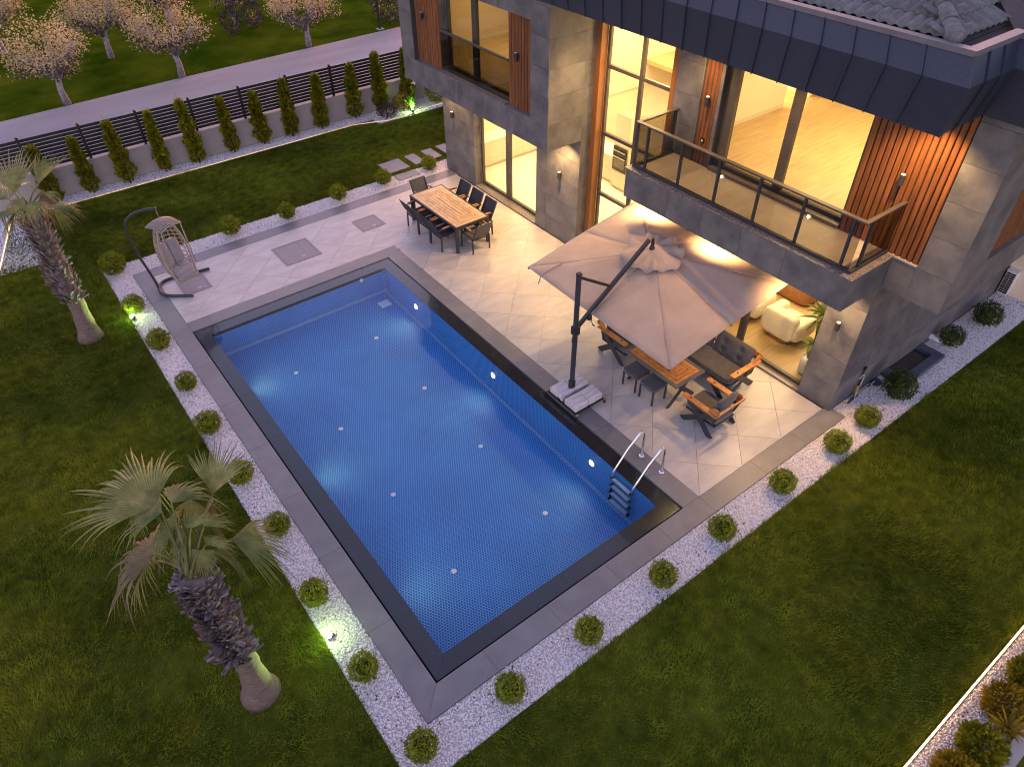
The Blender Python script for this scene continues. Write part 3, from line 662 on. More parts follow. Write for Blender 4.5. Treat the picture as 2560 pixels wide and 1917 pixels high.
# --- upper left box
ubx = 8.14
w = hb('wall', MB().box(ubx+.02, 9.46, 7.59, 7.75, SOF+.02, ZT).box(ubx+.02, 8.5, 13.2, 13.8, SOF+.02, ZT).box(8.5, 13, 13.46, 13.8, SOF+.02, ZT).box(ubx+.02, 9.3, 7.75, 13.2, SOF+.02, 3.53).box(ubx+.02, 8.5, 7.75, 8.19, 3.53, ZT).box(ubx+.02, 8.5, 8.19, 13.2, 5.62, ZT).box(8.345, 8.5, 8.19, 9.14, 3.53, 5.62).box(8.345, 8.5, 12.07, 13.2, 3.53, 5.62), 'stone_joint')
clad(w, 'x', ubx, -1, 7.57, 13.82, SOF, 3.54, [8.83, 10.02, 11.2, 12.38, 13.4], [])
clad(w, 'x', ubx, -1, 7.57, 8.21, 3.542, ZT, [], UC); clad(w, 'x', ubx, -1, 13.2, 13.82, 3.542, ZT, [], UC); clad(w, 'x', ubx, -1, 8.212, 13.198, 5.6, ZT, [9.4, 10.6, 11.8], [])
clad(w, 'y', 7.57, -1, ubx+.019, 9.179, SOF, ZT, [], UC); clad(w, 'y', 7.57, -1, 9.181, 9.468, SOF, ZT, [], UC)
clad(w, 'y', 13.2, -1, ubx+.019, 8.345, 3.542, 5.6, [], [4.74]); clad(w, 'y', 12.05, -1, 8.30, 8.5, 3.542, 5.6, [], [])
hb('ledge', MB().box(ubx+.019, 8.343, 8.212, 13.198, 3.531, 3.548), 'stone_clad', w); hb('soffit', MB().box(ubx+.02, 9.2, 7.59, 13.8, SOF+.001, SOF+.019), 'plaster', w)
slats('slat_cladding', 'x', 8.255, 12.055, 13.19, 3.549, 5.6, 9, depth=.05); slats('slat_cladding', 'x', 8.255, 8.215, 9.155, 3.549, 5.6, 8, depth=.05)
unit('upper_window', 8.50, 9.16, 12.05, 3.56, 5.61, [10.82], mw=.20, fw=.09, mt='frame_metal')
hb('window_sill', MB().box(ubx-.02, 8.30, 9.162, 12.048, 3.549, 3.578), 'granite_sill', bevel=.004); hb('track', MB().box(8.301, 8.499, 9.162, 12.048, 3.549, 3.60), 'dark_frame')
jr = hb('juliet_railing', MB().box(8.255, 8.315, 9.157, 12.053, 4.50, 4.55), 'frame_metal', bevel=.006); hb('glass_pane', MB().box(8.281, 8.289, 9.158, 12.048, 3.60, 4.499), 'glass_smoke', jr)
# --- interior shells
inn = hb('interior_wall', MB().box(16, 16.1, -1, 13.6, 0, ZT), 'wall_paint')
hb('room_floor', MB().box(9.45, 16, 4.96, 13.44, -.05, .04), 'tile_floor', inn)
hb('room_floor', MB().box(9.40, 16, .1, 4.9, -.05, .04), 'oak_floor', inn)
hb('room_floor', MB().box(9.54, 16, -.97, 4.95, 3.50, 3.605), 'oak_floor', inn); hb('room_floor', MB().box(12.9, 16, 4.95, 9.2, 3.50, 3.605), 'oak_floor', inn)
hb('room_floor', MB().box(8.60, 14, 9.3, 13.45, 3.50, 3.59), 'oak_floor', inn)
hb('ceiling', MB().box(9.45, 16, .1, 4.95, 2.75, 2.95), 'wall_paint', inn); hb('ceiling', MB().box(9.5, 16, 9.3, 13.44, 2.75, 2.95), 'wall_paint', inn)
hb('ceiling', MB().box(9.62, 16, -.96, 4.95, 5.92, ZT), 'wall_paint', inn); hb('ceiling', MB().box(9.76, 16, 5.08, 9.2, 5.92, ZT), 'wall_paint', inn); hb('ceiling', MB().box(8.6, 13.0, 9.31, 13.39, 5.92, ZT), 'wall_paint', inn)
hb('partition', MB().box(9.7, 16, 4.75, 4.95, .04, 2.75), 'wall_paint', inn)
hb('partition', MB().box(9.62, 13.0, 4.95, 5.07, 3.55, 5.92), 'wall_paint', inn)
hb('partition', MB().box(9.0, 14, 9.22, 9.3, 2.95, 5.92), 'wall_paint', inn); hb('partition', MB().box(14, 14.1, 4.95, 13.44, .04, 5.92), 'wall_paint', inn)
hb('partition', MB().box(8.62, 14, 13.40, 13.45, 3.59, 5.92), 'wall_warm', inn); hb('partition', MB().box(13, 13.1, 9.3, 13.4, 3.59, 5.92), 'wall_warm', inn)
hb('partition', MB().box(9.6, 16, -.97, -.9, 3.605, 5.92), 'wall_paint', inn); hb('partition', MB().box(9.7, 9.8, 7.75, 9.22, 2.95, 5.92), 'wall_paint', inn)
hb('partition', MB().box(9.5, 14, 13.36, 13.44, .04, 2.75), 'wall_paint', inn)
hb('skirting', MB().box(9.62, 12.99, 4.935, 4.95, 3.605, 3.70), 'cabinet', inn); hb('skirting', MB().box(8.62, 13, 13.385, 13.40, 3.59, 3.68), 'cabinet', inn)
hb('light_switch', MB().box(12.55, 12.66, 4.938, 4.95, 4.45, 4.60), 'grey_plastic', inn)
# --- roof
roof = hb('roof', MB().box(8.25, 18, -.42, 14.1, ZT+.02, 7.0).box(9.4, 18, -1.9, -.42, ZT+.02, 7.0), 'roof_under')
hb('roof_soffit', MB().box(8.09, 18, -.50, 14.1, ZT+.001, ZT+.019), 'plaster', roof); hb('roof_soffit', MB().box(9.26, 18, -1.99, -.502, ZT+.001, ZT+.019), 'plaster', roof)
hb('gutter', MB().box(8.06, 18, -.49, 14.1, 7.02, 7.05).box(9.24, 18, -1.98, -.492, 7.02, 7.05), 'roof_under', roof)
def plan(d): return [(8.08-d, 14.3), (8.08-d, -.51-d), (9.25-d, -.51-d), (9.25-d, -2.0-d), (18, -2.0-d)]
LV = [(0, ZT), (.214, 6.77), (.065, 7.08)]
SEG = [(0, 30), (1, 3), (2, 2), (3, 16)]
def lerp(a, b_, t): return (a[0]+(b_[0]-a[0])*t, a[1]+(b_[1]-a[1])*t)
pl = {d: plan(d) for d, _ in LV}
for si, n in SEG:
    cut = [i/n for i in range(n+1)]
    if si == 0: ys = [14.3-.49*i for i in range(30)]; cut = [(14.3-y)/14.81 for y in ys if y > -.35]+[1.]
    for c0_, c1_ in zip(cut, cut[1:]):
        for (d0, z0), (d1, z1), nm in ((LV[0], LV[1], 'fascia_panel'), (LV[1], LV[2], 'eaves_panel')):
            p = [lerp(pl[d0][si], pl[d0][si+1], c0_), lerp(pl[d0][si], pl[d0][si+1], c1_)]; q = [lerp(pl[d1][si], pl[d1][si+1], c0_), lerp(pl[d1][si], pl[d1][si+1], c1_)]
            A, B, C, D = (p[0][0], p[0][1], z0), (p[1][0], p[1][1], z0), (q[1][0], q[1][1], z1), (q[0][0], q[0][1], z1)
            nrm = (Vector(B)-Vector(A)).cross(Vector(D)-Vector(A)).normalized()*.008
            m = MB().hexa([tuple(Vector(k)-nrm) for k in (A, B, C, D)], [A, B, C, D]); hb(nm, m, 'fascia_metal', roof)
    sm = MB()
    for c in cut[:-1] if si else cut[1:-1]:
        for (d0, z0), (d1, z1) in ((LV[0], LV[1]), (LV[1], LV[2])):
            a = lerp(pl[d0][si], pl[d0][si+1], c); b_ = lerp(pl[d1][si], pl[d1][si+1], c)
            side = (Vector(pl[d0][si+1]+(0,))-Vector(pl[d0][si]+(0,))).normalized()
            dv = (Vector((b_[0], b_[1], z1))-Vector((a[0], a[1], z0))).normalized(); out = side.cross(dv)
            if (si in (0, 2) and out.x > 0) or (si in (1, 3) and out.y > 0): out = -out
            s0_ = Vector((a[0], a[1], z0))+out*.012; s1_ = Vector((b_[0], b_[1], z1))+out*.012
            hb('standing_seam', MB().beam(s0_, s1_, .012, .03, out), 'fascia_metal', roof)
co, ci = plan(.085), plan(-.055)
for si in range(4):
    A, B, C, D = co[si], co[si+1], ci[si+1], ci[si]
    hb('roof_cap', MB().hexa([(p[0], p[1], 7.075) for p in (A, D, C, B)], [(p[0], p[1], 7.145) for p in (A, D, C, B)]), 'cap_metal', roof)
# roof tiles: two rolls per tile, rows lapped
def tile_mesh(w=.31, L=.40):
    m = MB(); n = 12
    for top in (1, 0):
        for e in (0, 1):
            for i in range(n+1):
                t = i/n; z = .024*(1-math.cos(t*4*PI))/2*1.6-(.0 if top else .014); m.v.append(((e*L), (t-.5)*w, z+(0 if e == 0 else .0)))
    k = n+1
    for i in range(n):
        m.f += [(i, i+k, i+k+1, i+1), (2*k+i+1, 3*k+i+1, 3*k+i, 2*k+i), (i, i+1, 2*k+i+1, 2*k+i)]
    return m.mesh('roof_tile', 'roof_tile', smooth=True)
TM = tile_mesh(); SL = math.radians(20); RP = .33
def put_tile(x, y, z, rz, lift): link('roof_tile', TM, roof, loc=(x-HO[0], y-HO[1], z), rot=(Matrix.Rotation(rz, 3, 'Z') @ Matrix.Rotation(-SL+.05, 3, 'Y')).to_euler())
EX, EY, EZ = 8.22, -.20, 7.13                 # eaves lines of the front slope (x) and side slope (y)
for r in range(9):
    d = r*RP
    for k in range(18):
        y = EY+.10+k*.31
        if y > EY+d+.02 and y < 5.2: put_tile(EX+d*math.cos(SL), y, EZ+d*math.sin(SL), 0, r)
    for k in range(10):
        x = EX+.12+k*.31
        if x > EX+d+.05 and x < 9.75+d*.6 and d < 2.4: put_tile(x, EY+d*math.cos(SL), EZ+d*math.sin(SL), PI/2, r)
for r in range(7):                             # slope right of the valley
    d = r*RP
    for k in range(8):
        y = -1.74+k*.31
        if y < -.42+d*.75-.1: put_tile(9.78+d*math.cos(SL), y, EZ+d*math.sin(SL), 0, r)
hb('valley_sheet', MB().hexa([(9.35, -.45, 7.06), (9.75, -.55, 7.06), (12.2, 1.9, 7.85), (11.8, 2.0, 7.85)], [(9.35, -.45, 7.08), (9.75, -.55, 7.08), (12.2, 1.9, 7.87), (11.8, 2.0, 7.87)]), 'roof_under', roof)
hb('roof_deck', MB().hexa([(8.2, -.22, 7.05), (18, -.22, 7.06), (18, 3, 8.2), (11.2, 3, 8.12)], [(8.2, -.22, 7.08), (18, -.22, 7.09), (18, 3, 8.23), (11.2, 3, 8.15)]).hexa([(8.2, -.22, 7.05), (11.2, 3, 8.12), (11.2, 14, 8.12), (8.2, 14, 7.05)], [(8.2, -.22, 7.08), (11.2, 3, 8.15), (11.2, 14, 8.15), (8.2, 14, 7.08)]), 'roof_under', roof)
rc = MB(); n = 9
for i in range(n+1):
    t = PI*i/n; rc.v.append((0, .115*math.cos(t), .10*math.sin(t)))
for i in range(n+1):
    t = PI*i/n; rc.v.append((.42, .10*math.cos(t), .085*math.sin(t)))
for i in range(n+1):
    t = PI*i/n; rc.v.append((0, .095*math.cos(t), .08*math.sin(t)))
rc.f = [(i, i+1, i+n+2, i+n+1) for i in range(n)]+[(i+1, i, i+2*n+2, i+2*n+3) for i in range(n)]
RM = rc.mesh('hip_cap', 'roof_tile', smooth=True)
hv = Vector((math.cos(SL), math.cos(SL), math.sin(SL)*1.0)); hl = hv.length; hv.normalize(); pit = math.asin(hv.z)
hb('hip_end', MB().rbox((EX+.03, EY+.03, EZ+.05), .24, .24, .20, .9, 16, 10), 'roof_tile', roof, smooth=True)
for i in range(9):
    p = Vector((EX-.02, EY-.02, EZ+.03))+hv*(i*.36)
    link('hip_cap', RM, roof, loc=(p.x-HO[0], p.y-HO[1], p.z+.012), rot=(Matrix.Rotation(PI/4, 3, 'Z') @ Matrix.Rotation(-pit+.04, 3, 'Y')).to_euler())
# --- lights of the house (recessed soffit spots, room lamps)
def soffit_spot(x, y, z, e, spot=110, aim=None):
    o = MB().lathe([(.0, 0), (.045, 0), (.045, .012), (.03, .014)], 14).build('soffit_lamp', 'white_plastic', house, loc=(x-HO[0], y-HO[1], z-.013))
    MB().lathe([(.0, -.003), (.028, -.003), (.028, .0)], 12).build('lens', 'lamp_warm', o)
    light('SPOT', 'soffit_lamp_beam', (x, y, z-.03), e, WARM, house, aim=aim or (x, y, 0), spot=spot, blend=.7, size=.04)
for y, e in ((.15, 70), (1.0, 95), (2.9, 110), (4.72, 110)): soffit_spot(8.72, y, SOF, e, 125)
for y, e in ((8.0, 190), (10.6, 120), (12.9, 80)): soffit_spot(8.80, y, SOF, e, 125)
for y, e in ((-.15, 190), (2.3, 70), (4.25, 95), (6.3, 230)): soffit_spot(8.75, y, ZT, e, 125)
for x, y, z, sx_, sy_, e in ((11.5, 11.2, 2.74, 2.5, 2.5, 110), (11.9, 7.2, 5.88, 3, 3, 190), (12.0, 2.6, 2.74, 3.2, 2.6, 120), (12.2, 2.0, 5.88, 3.5, 3, 150), (10.6, 11.3, 5.88, 2, 2.4, 30), (11.5, 7.2, 3.3, 2, 2, 40)):
    L = light('AREA', 'room_lamp', (x, y, z), e, (1, .70, .36), house, size=sx_, sizey=sy_)
# pendant lamps on cords behind the stair window
for i, (dy, z) in enumerate(((0, 4.75), (.12, 4.25), (.05, 3.75), (.14, 3.0))):
    x, y = 10.7, 5.95+dy
    t = thing('pendant_lamp', ['highest glass pendant lamp behind the stair window', 'second highest pendant lamp behind the stair window', 'third pendant lamp down behind the stair window', 'lowest pendant lamp seen through the balcony glass'][i], 'lamp', (x, y, z), 0, 'pendant lamps in the stairwell')
    MB().tube([(0, 0, .08), (0, 0, 5.92-z)], .005, 6).build('cord', 'frame_metal', t)
    MB().lathe([(.0, -.06), (.05, -.05), (.07, 0), (.05, .05), (.02, .08)], 12).build('bulb', 'pendant', t, smooth=True)
    light('POINT', 'pendant_glow', (x, y, z-.1), 8, WARM, t, size=.07)
# wall lamps
LAMPS = [(XG, 13.05, 1.86, 'small charcoal wall lamp on the far left ground floor pier'), (XG, 8.22, 1.84, 'charcoal wall lamp on the pier beside the stair window'), (XG, .29, 1.92, 'charcoal wall lamp on the pier nearest the lawn'),
         (9.285, .2, 4.81, 'charcoal wall lamp on the orange slats above the balcony'), (9.33, 4.21, 4.83, 'charcoal wall lamp on the narrow slats by the balcony door'), (8.255, 12.74, 4.72, 'dark wall lamp on the left slats of the upper window'), (8.255, 8.77, 4.71, 'dark wall lamp on the right slats of the upper window')]
for x, y, z, lab in LAMPS:
    t = thing('wall_lamp', lab, 'wall lamp', (x, y, z), 0, 'wall lamps of the house')
    MB().lathe([(.0, -.09), (.043, -.09), (.045, -.085), (.045, .085), (.038, .09)], 16, c=(-.075, 0, 0)).build('body', 'charcoal', t, smooth=False, bevel=.003)
    MB().lathe([(.0, .091), (.034, .091), (.03, .096)], 14, c=(-.075, 0, 0)).build('lens', 'lens_white' if z < 4.7 or x > 9 else 'white_plastic', t)
    MB().box(-.035, .004, -.02, .02, -.04, .04).build('bracket', 'charcoal', t)
o = thing('socket_box', 'small dark socket on the narrow slats by the balcony', 'socket', (9.33, 4.21, 4.05)); MB().box(-.02, .002, -.045, .045, -.05, .05).build('plate', 'dark_frame', o, bevel=.003); MB().lathe([(0, 0), (.02, 0), (.02, .006)], 12).build('insert', 'white_plastic', o, loc=(-.02, 0, 0), rot=(0, -PI/2, 0))
t = thing('security_camera', 'white security camera under the upper left corner', 'camera', (8.30, 13.55, SOF))
MB().lathe([(0, -.06), (.045, -.06), (.05, 0), (.03, .0)], 14).build('base', 'white_plastic', t); MB().tube([(-.03, -.02, -.07), (-.14, -.10, -.12)], [.04, .045], 12).build('body', 'white_plastic', t, smooth=True); MB().tube([(-.141, -.101, -.1205), (-.15, -.107, -.124)], .036, 12).build('lens', 'dark_frame', t)

# ------------------------------------------------------------------ dining set
def ring_planks(parent, hx, hy, rings, pw, z0, z1, mt='teak', gap=.011):
    for k in range(rings):
        a, b_ = hx-k*pw, hy-k*pw; a2, b2 = max(a-pw+gap, 0.001), max(b_-pw+gap, .001)
        if k == rings-1: a2 = max(a2, .001); b2 = max(b2, .001)
        g = gap/2
        for P in ([(-a, -b_), (a, -b_), (a2, -b2), (-a2, -b2)], [(a, -b_+g), (a, b_-g), (a2, b2-g), (a2, -b2+g)], [(a, b_), (-a, b_), (-a2, b2), (a2, b2)], [(-a, b_-g), (-a, -b_+g), (-a2, -b2+g), (-a2, b2-g)]):
            if area(P) < .002: continue
            mx, my = sum(p[0] for p in P)/4, sum(p[1] for p in P)/4
            MB().prism([(p[0]-mx, p[1]-my) for p in P], z0, z1).build('plank', mt, parent, loc=(mx, my, 0))
t = thing('dining_table', 'long teak slatted dining table with charcoal frame', 'table', (7.135, 10.39, 0))
hx, hy = .52, 1.135
fr = MB().box(-hx, hx, -hy, -hy+.045, .68, .752).box(-hx, hx, hy-.045, hy, .68, .752).box(-hx, -hx+.045, -hy+.046, hy-.046, .68, .752).box(hx-.045, hx, -hy+.046, hy-.046, .68, .752).box(-hx+.046, hx-.046, -.03, .03, .69, .73)
fr.build('frame', 'charcoal', t, bevel=.003); MB().box(-hx+.047, hx-.047, -hy+.047, hy-.047, .70, .724).build('gap_shade', 'dark_frame', t)  # dark sheet added under the planks so their gaps look shaded
for sx_ in (-1, 1):
    for sy_ in (-1, 1): MB().box(sx_*(hx-.005), sx_*(hx-.075), sy_*(hy-.005), sy_*(hy-.075), 0, .679).build('leg', 'charcoal', t, bevel=.003)
ring_planks(t, hx-.048, hy-.048, 5, .094, .725, .75)
def make_chair(label, sl='sling'):
    t = thing('dining_chair', label, 'chair', group='charcoal chairs around the dining table')
    for sy_ in (-1, 1):
        y = sy_*.265
        MB().beam((-.25, y, 0), (-.235, y, .43), .03, .035, (1, 0, 0)).build('leg', 'charcoal', t, bevel=.003)
        MB().beam((.27, y, 0), (.22, y, .64), .03, .035, (1, 0, 0)).build('leg', 'charcoal', t, bevel=.003)
        MB().beam((-.30, y, .635), (.235, y, .655), .025, .02).build('arm_rail', 'charcoal', t)
        MB().tube([(-.2, y, .672), (-.1, y, .675), (.1, y, .68), (.24, y, .682)], [.017, .02, .02, .017], 8).build('armrest', 'teak_dark', t, smooth=True)
    f = MB()
    for sy_ in (-1, 1): f.beam((-.25, sy_*.245, .42), (.25, sy_*.245, .44), .025, .03).beam((-.22, sy_*.235, .42), (-.445, sy_*.235, .88), .025, .025, (1, 0, 0))
    f.beam((-.25, -.245, .40), (-.25, .245, .40), .025, .03).beam((.24, -.245, .42), (.24, .245, .42), .025, .03)
    f.build('frame', 'charcoal', t)
    MB().hexa([(-.24, -.235, .425), (.24, -.235, .44), (.24, .235, .44), (-.24, .235, .425)], [(-.24, -.235, .437), (.24, -.235, .452), (.24, .235, .452), (-.24, .235, .437)]).build('seat', sl, t)
    b = MB(); n = 8
    for j in range(n+1):
        s_ = j/n; x = -.222-.225*s_-.02*math.sin(s_*PI); z = .43+.455*s_
        b.v += [(x, -.235, z), (x, .235, z), (x-.012, -.235, z), (x-.012, .235, z)]
    for j in range(n):
        a = 4*j; b.f += [(a, a+1, a+5, a+4), (a+3, a+2, a+6, a+7), (a+2, a, a+4, a+6), (a+1, a+3, a+7, a+5)]
    b.f += [(4*n, 4*n+1, 4*n+3, 4*n+2), (2, 3, 1, 0)]
    b.build('backrest', sl, t); return t
c = make_chair('charcoal dining chair on the pool side, farthest from the viewer'); c.location = (6.61, 11.03, 0)
dup(c, (6.61, 10.45, 0), .02, 'middle charcoal dining chair on the pool side'); dup(c, (6.605, 9.84, 0), -.02, 'charcoal dining chair on the pool side, nearest the viewer')
dup(c, (7.69, 11.0, 0), PI, 'charcoal dining chair on the house side, farthest from the viewer'); dup(c, (7.675, 10.37, 0), PI+.02, 'middle charcoal dining chair on the house side'); dup(c, (7.67, 9.77, 0), PI, 'charcoal dining chair on the house side, nearest the viewer')
c2 = make_chair('dining chair at the near head of the table, grey back towards the viewer', 'sling_grey'); c2.location = (7.19, 9.24, 0); c2.rotation_euler = (0, 0, PI/2+.02)
dup(c2, (7.17, 11.57, 0), -PI/2, 'dining chair at the far head of the table by the gravel')

# ------------------------------------------------------------------ lounge set
t = thing('lounge_table', 'teak topped lounge table half under the umbrella', 'table', (7.07, 2.46, 0)); hx, hy = .41, .715
MB().box(-hx, hx, -hy, -hy+.07, .665, .70).box(-hx, hx, hy-.07, hy, .665, .70).box(-hx, -hx+.07, -hy+.071, hy-.071, .665, .70).box(hx-.07, hx, -hy+.071, hy-.071, .665, .70).build('frame', 'cushion_taupe', t, bevel=.002)
ring_planks(t, hx-.073, hy-.073, 4, .085, .672, .699, 'teak_dark'); MB().box(-hx+.072, hx-.072, -hy+.072, hy-.072, .65, .671).build('gap_shade', 'dark_frame', t)  # added dark sheet again darkens the gaps between planks
for sy_ in (-1, 1):
    y = sy_*(hy-.16)
    MB().beam((-.36, y, .0), (.30, y, .66), .10, .018, (0, 1, 0)).build('leg', 'charcoal', t); MB().beam((.36, y-.02, .0), (-.30, y-.02, .66), .10, .018, (0, 1, 0)).build('leg', 'charcoal', t)
for i, (y, lab) in enumerate(((2.81, 'black padded stool by the table, farther from the ladder'), (2.33, 'black padded stool by the table, nearer the ladder'))):
    s_ = thing('stool', lab, 'stool', (6.70, y, 0), 0, 'padded stools at the lounge table')
    for sx_ in (-1, 1):
        for sy_ in (-1, 1): MB().box(sx_*.18-.016, sx_*.18+.016, sy_*.175-.016, sy_*.175+.016, 0, .34).build('leg', 'charcoal', s_, bevel=.003)
    MB().box(-.196, .196, -.191, .191, .341, .37).build('frame', 'charcoal', s_)
    MB().rbox((0, 0, .405), .42, .41, .085, .22, 24, 10).build('cushion', 'cushion', s_, smooth=True)
def lounge(name, label, cat, loc, rz, width, n):
    # faces local +x ; side frames at y=+-width/2
    t = thing(name, label, cat, loc, rz)
    hy = width/2
    for sy_ in (-1, 1):
        y = sy_*(hy-.055)
        a = MB(); P = [(.43, -.045), (.43, .04), (.41, .06), (-.40, .06), (-.42, .04), (-.42, -.06), (.41, -.06)]
        a.prism([(p[0], y+p[1]) for p in P][::-1], .60, .625); a.build('armrest', 'teak_dark', t, bevel=.004)
        yl = sy_*(hy-.06)
        MB().beam((.37, yl, 0), (-.30, yl, .56), .11, .02, (0, 1, 0)).build('leg', 'charcoal', t); MB().beam((-.36, yl+.001, 0), (.30, yl+.001, .599), .13, .0205, (0, 1, 0)).build('leg', 'charcoal', t)
        # rounded timber wing behind the arm
        wv = MB(); R = [(-.38, .626), (-.20, .626), (-.24, .70), (-.30, .755), (-.37, .77), (-.42, .72), (-.43, .65)]
        wv.v = [(p[0], y-.011, p[1]) for p in R]+[(p[0], y+.011, p[1]) for p in R]; m_ = len(R)
        wv.f = [tuple(range(m_)), tuple(range(2*m_-1, m_-1, -1))]+[(i+m_, (i+1) % m_+m_, (i+1) % m_, i) for i in range(m_)]; wv.build('wing', 'teak_dark', t)
    MB().beam((-.44, -hy+.02, .70), (-.44, hy-.02, .70), .022, .10, (-.25, 0, 1)).build('back_rail', 'teak_dark', t, bevel=.003)
    MB().box(-.36, .36, -hy+.12, hy-.12, .24, .285).build('seat_frame', 'charcoal', t)
    for yb in (-hy+.1, hy-.1): MB().beam((-.30, yb, .3), (-.42, yb, .68), .04, .03, (0, 1, 0)).build('back_post', 'charcoal', t)
    MB().rbox((.02, 0, .355), .74, width-.24, .14, .2, 36, 12).build('seat_cushion', 'cushion_taupe', t, smooth=True)
    M = Matrix.Rotation(math.radians(-17), 3, 'Y'); cw = (width-.26)/n
    for k in range(n):
        yc = -hy+.13+cw*(k+.5); nu, nv = 22, 14
        bc = MB(); base = 0
        # tufted back cushion: grid front with button dimples
        for j in range(nv+1):
            for i in range(nu+1):
                u, v = i/nu*2-1, j/nv*2-1
                edge = (1-abs(u)**4)*(1-abs(v)**4); th = .085*max(edge, 0)**.45
                dim = sum(math.exp(-((u-a)**2*cw*cw/4+(v-b_)**2*.06)/.0035) for a in (-.45, .45) for b_ in (-.35, .35))
                p = M @ Vector((th*(1-.75*min(dim, 1))+.0, u*cw/2*.97, v*.25)); bc.v.append((p.x-.26, p.y+yc, p.z+.63))
        off_ = len(bc.v)
        for j in range(nv+1):
            for i in range(nu+1):
                u, v = i/nu*2-1, j/nv*2-1; edge = (1-abs(u)**4)*(1-abs(v)**4)
                p = M @ Vector((-.075*max(edge, 0)**.45, u*cw/2*.97, v*.25)); bc.v.append((p.x-.26, p.y+yc, p.z+.63))
        for j in range(nv):
            for i in range(nu):
                a = j*(nu+1)+i; bc.f += [(a, a+1, a+nu+2, a+nu+1), (off_+a+nu+1, off_+a+nu+2, off_+a+1, off_+a)]
        bc.build('back_cushion', 'cushion', t, smooth=True)
    return t
a = lounge('lounge_armchair', 'armchair with teak arms and crossed charcoal legs, back to the ladder', 'armchair', (7.09, 1.19, 0), PI/2, .80, 1)
MB().box(-.30, -.296, -.22, -.17, .18, .25).build('care_label', 'white_plastic', a)
lounge('lounge_armchair', 'armchair with teak arms mostly hidden under the umbrella', 'armchair', (7.24, 3.76, 0), -PI/2, .80, 1)
lounge('lounge_sofa', 'two seat sofa with tufted back cushions by the glass door', 'sofa', (8.27, 2.36, 0), PI, 2.12, 2)

# ------------------------------------------------------------------ cantilever umbrella
t = thing('cantilever_umbrella', 'large taupe cantilever umbrella shading the lounge set', 'umbrella', (5.44, 3.37, 0))
off = (5.44, 3.37, 0)
def ub(name, m, mt, par=None, **k): return m.build(name, mt, par or t, off=off, **k)
ub('mast', MB().beam((5.44, 3.37, .12), (5.425, 3.355, 2.93), .075, .075, (1, 0, 0)), 'charcoal', bevel=.008)
ub('mast_cap', MB().box(5.382, 5.47, 3.312, 3.40, 2.931, 2.97), 'black_metal', bevel=.005)
ub('mast_sleeve', MB().box(5.39, 5.49, 3.32, 3.42, .125, .42).lathe([(.09, .13), (.095, .2), (.08, .24)], 16, c=(5.44, 3.37, 0)), 'black_metal')
A0, A1 = Vector((5.46, 3.385, 1.70)), Vector((7.26, 3.44, 2.93))
ub('arm', MB().beam(A0, A1, .06, .085), 'charcoal', bevel=.006)
ub('arm_collar', MB().box(5.375, 5.50, 3.30, 3.43, 1.60, 1.78).tube([(5.37, 3.33, 1.62), (5.34, 3.33, 1.56), (5.34, 3.33, 1.48), (5.38, 3.33, 1.47)], .016, 8), 'black_metal', bevel=.006)
ub('strut', MB().beam((5.44, 3.36, 2.88), A0.lerp(A1, .47)+Vector((0, 0, .02)), .045, .05), 'black_metal')
cr = A0.lerp(A1, .16); ub('crank', MB().lathe([(.05, -.03), (.05, .03)], 14, c=(cr.x, cr.y-.06, cr.z-.04)).tube([(cr.x, cr.y-.1, cr.z-.05), (cr.x+.02, cr.y-.13, cr.z-.16)], .007, 6).tube([(cr.x+.02, cr.y-.13, cr.z-.16), (cr.x+.05, cr.y-.16, cr.z-.2)], .014, 8), 'black_metal')
AP = Vector((7.40, 3.42, 2.66))
RIM = [Vector((5.86, 5.36, 1.90)), Vector((5.80, 3.35, 1.92)), Vector((5.80, 1.34, 1.90)), Vector((7.35, 1.34, 2.16)), Vector((8.88, 1.34, 2.38)), Vector((8.90, 3.35, 2.42)), Vector((8.92, 5.36, 2.42)), Vector((7.38, 5.36, 2.18))]
def canopy_pt(k, s_, r):        # sector k, along rim s, radial r
    p = RIM[k].lerp(RIM[(k+1) % 8], s_); q = AP.lerp(p, r)
    q.z -= .010*math.sin(PI*s_)*math.sin(PI*min(r, 1)*.9)+.02*math.sin(PI*r)
    return q
nS, nR = 8, 12
for k in range(8):
    m = MB()
    for j in range(nR+1):
        for i in range(nS+1):
            q = canopy_pt(k, i/nS, .02+.98*j/nR); q.z += .004*math.sin(i*2.1+j*1.3+k); m.v.append(tuple(q))
    for j in range(nR):
        for i in range(nS):
            a = j*(nS+1)+i; m.f.append((a, a+nS+1, a+nS+2, a+1))
    o = ub('canopy_panel', m, 'canopy', smooth=True); md = o.modifiers.new('thick', 'SOLIDIFY'); md.thickness = .004
    ub('rib', MB().beam(AP-Vector((0, 0, .10)), RIM[k]-Vector((0, 0, .03)), .02, .03), 'charcoal')
m = MB(); n = 64; m.v.append(tuple(AP+Vector((0, 0, .075))))
tilt = Vector((.155, 0, 0))
for j, rr in enumerate((.12, .28, .43, .58)):
    for i in range(n):
        th = 2*PI*i/n; w_ = (j/3)**1.5
        R_ = rr*(1+w_*(.07*math.cos(8*th)+.06*math.sin(3*th)))
        x, y = R_*math.cos(th), R_*math.sin(th)
        z = .075-rr*.24+.155*x+w_*(.045*math.sin(8*th+.8)+.03*math.sin(13*th))+.018*math.sin(11*th+j)*(j > 0)
        m.v.append((AP.x+x, AP.y+y, AP.z+z))
for i in range(n): m.f.append((0, 1+i, 1+(i+1) % n))
for j in range(3):
    for i in range(n):
        a, b_ = 1+j*n+i, 1+j*n+(i+1) % n; m.f.append((a, a+n, b_+n, b_))
o = ub('vent_cap', m, 'canopy', smooth=True); o.modifiers.new('thick', 'SOLIDIFY').thickness = .004
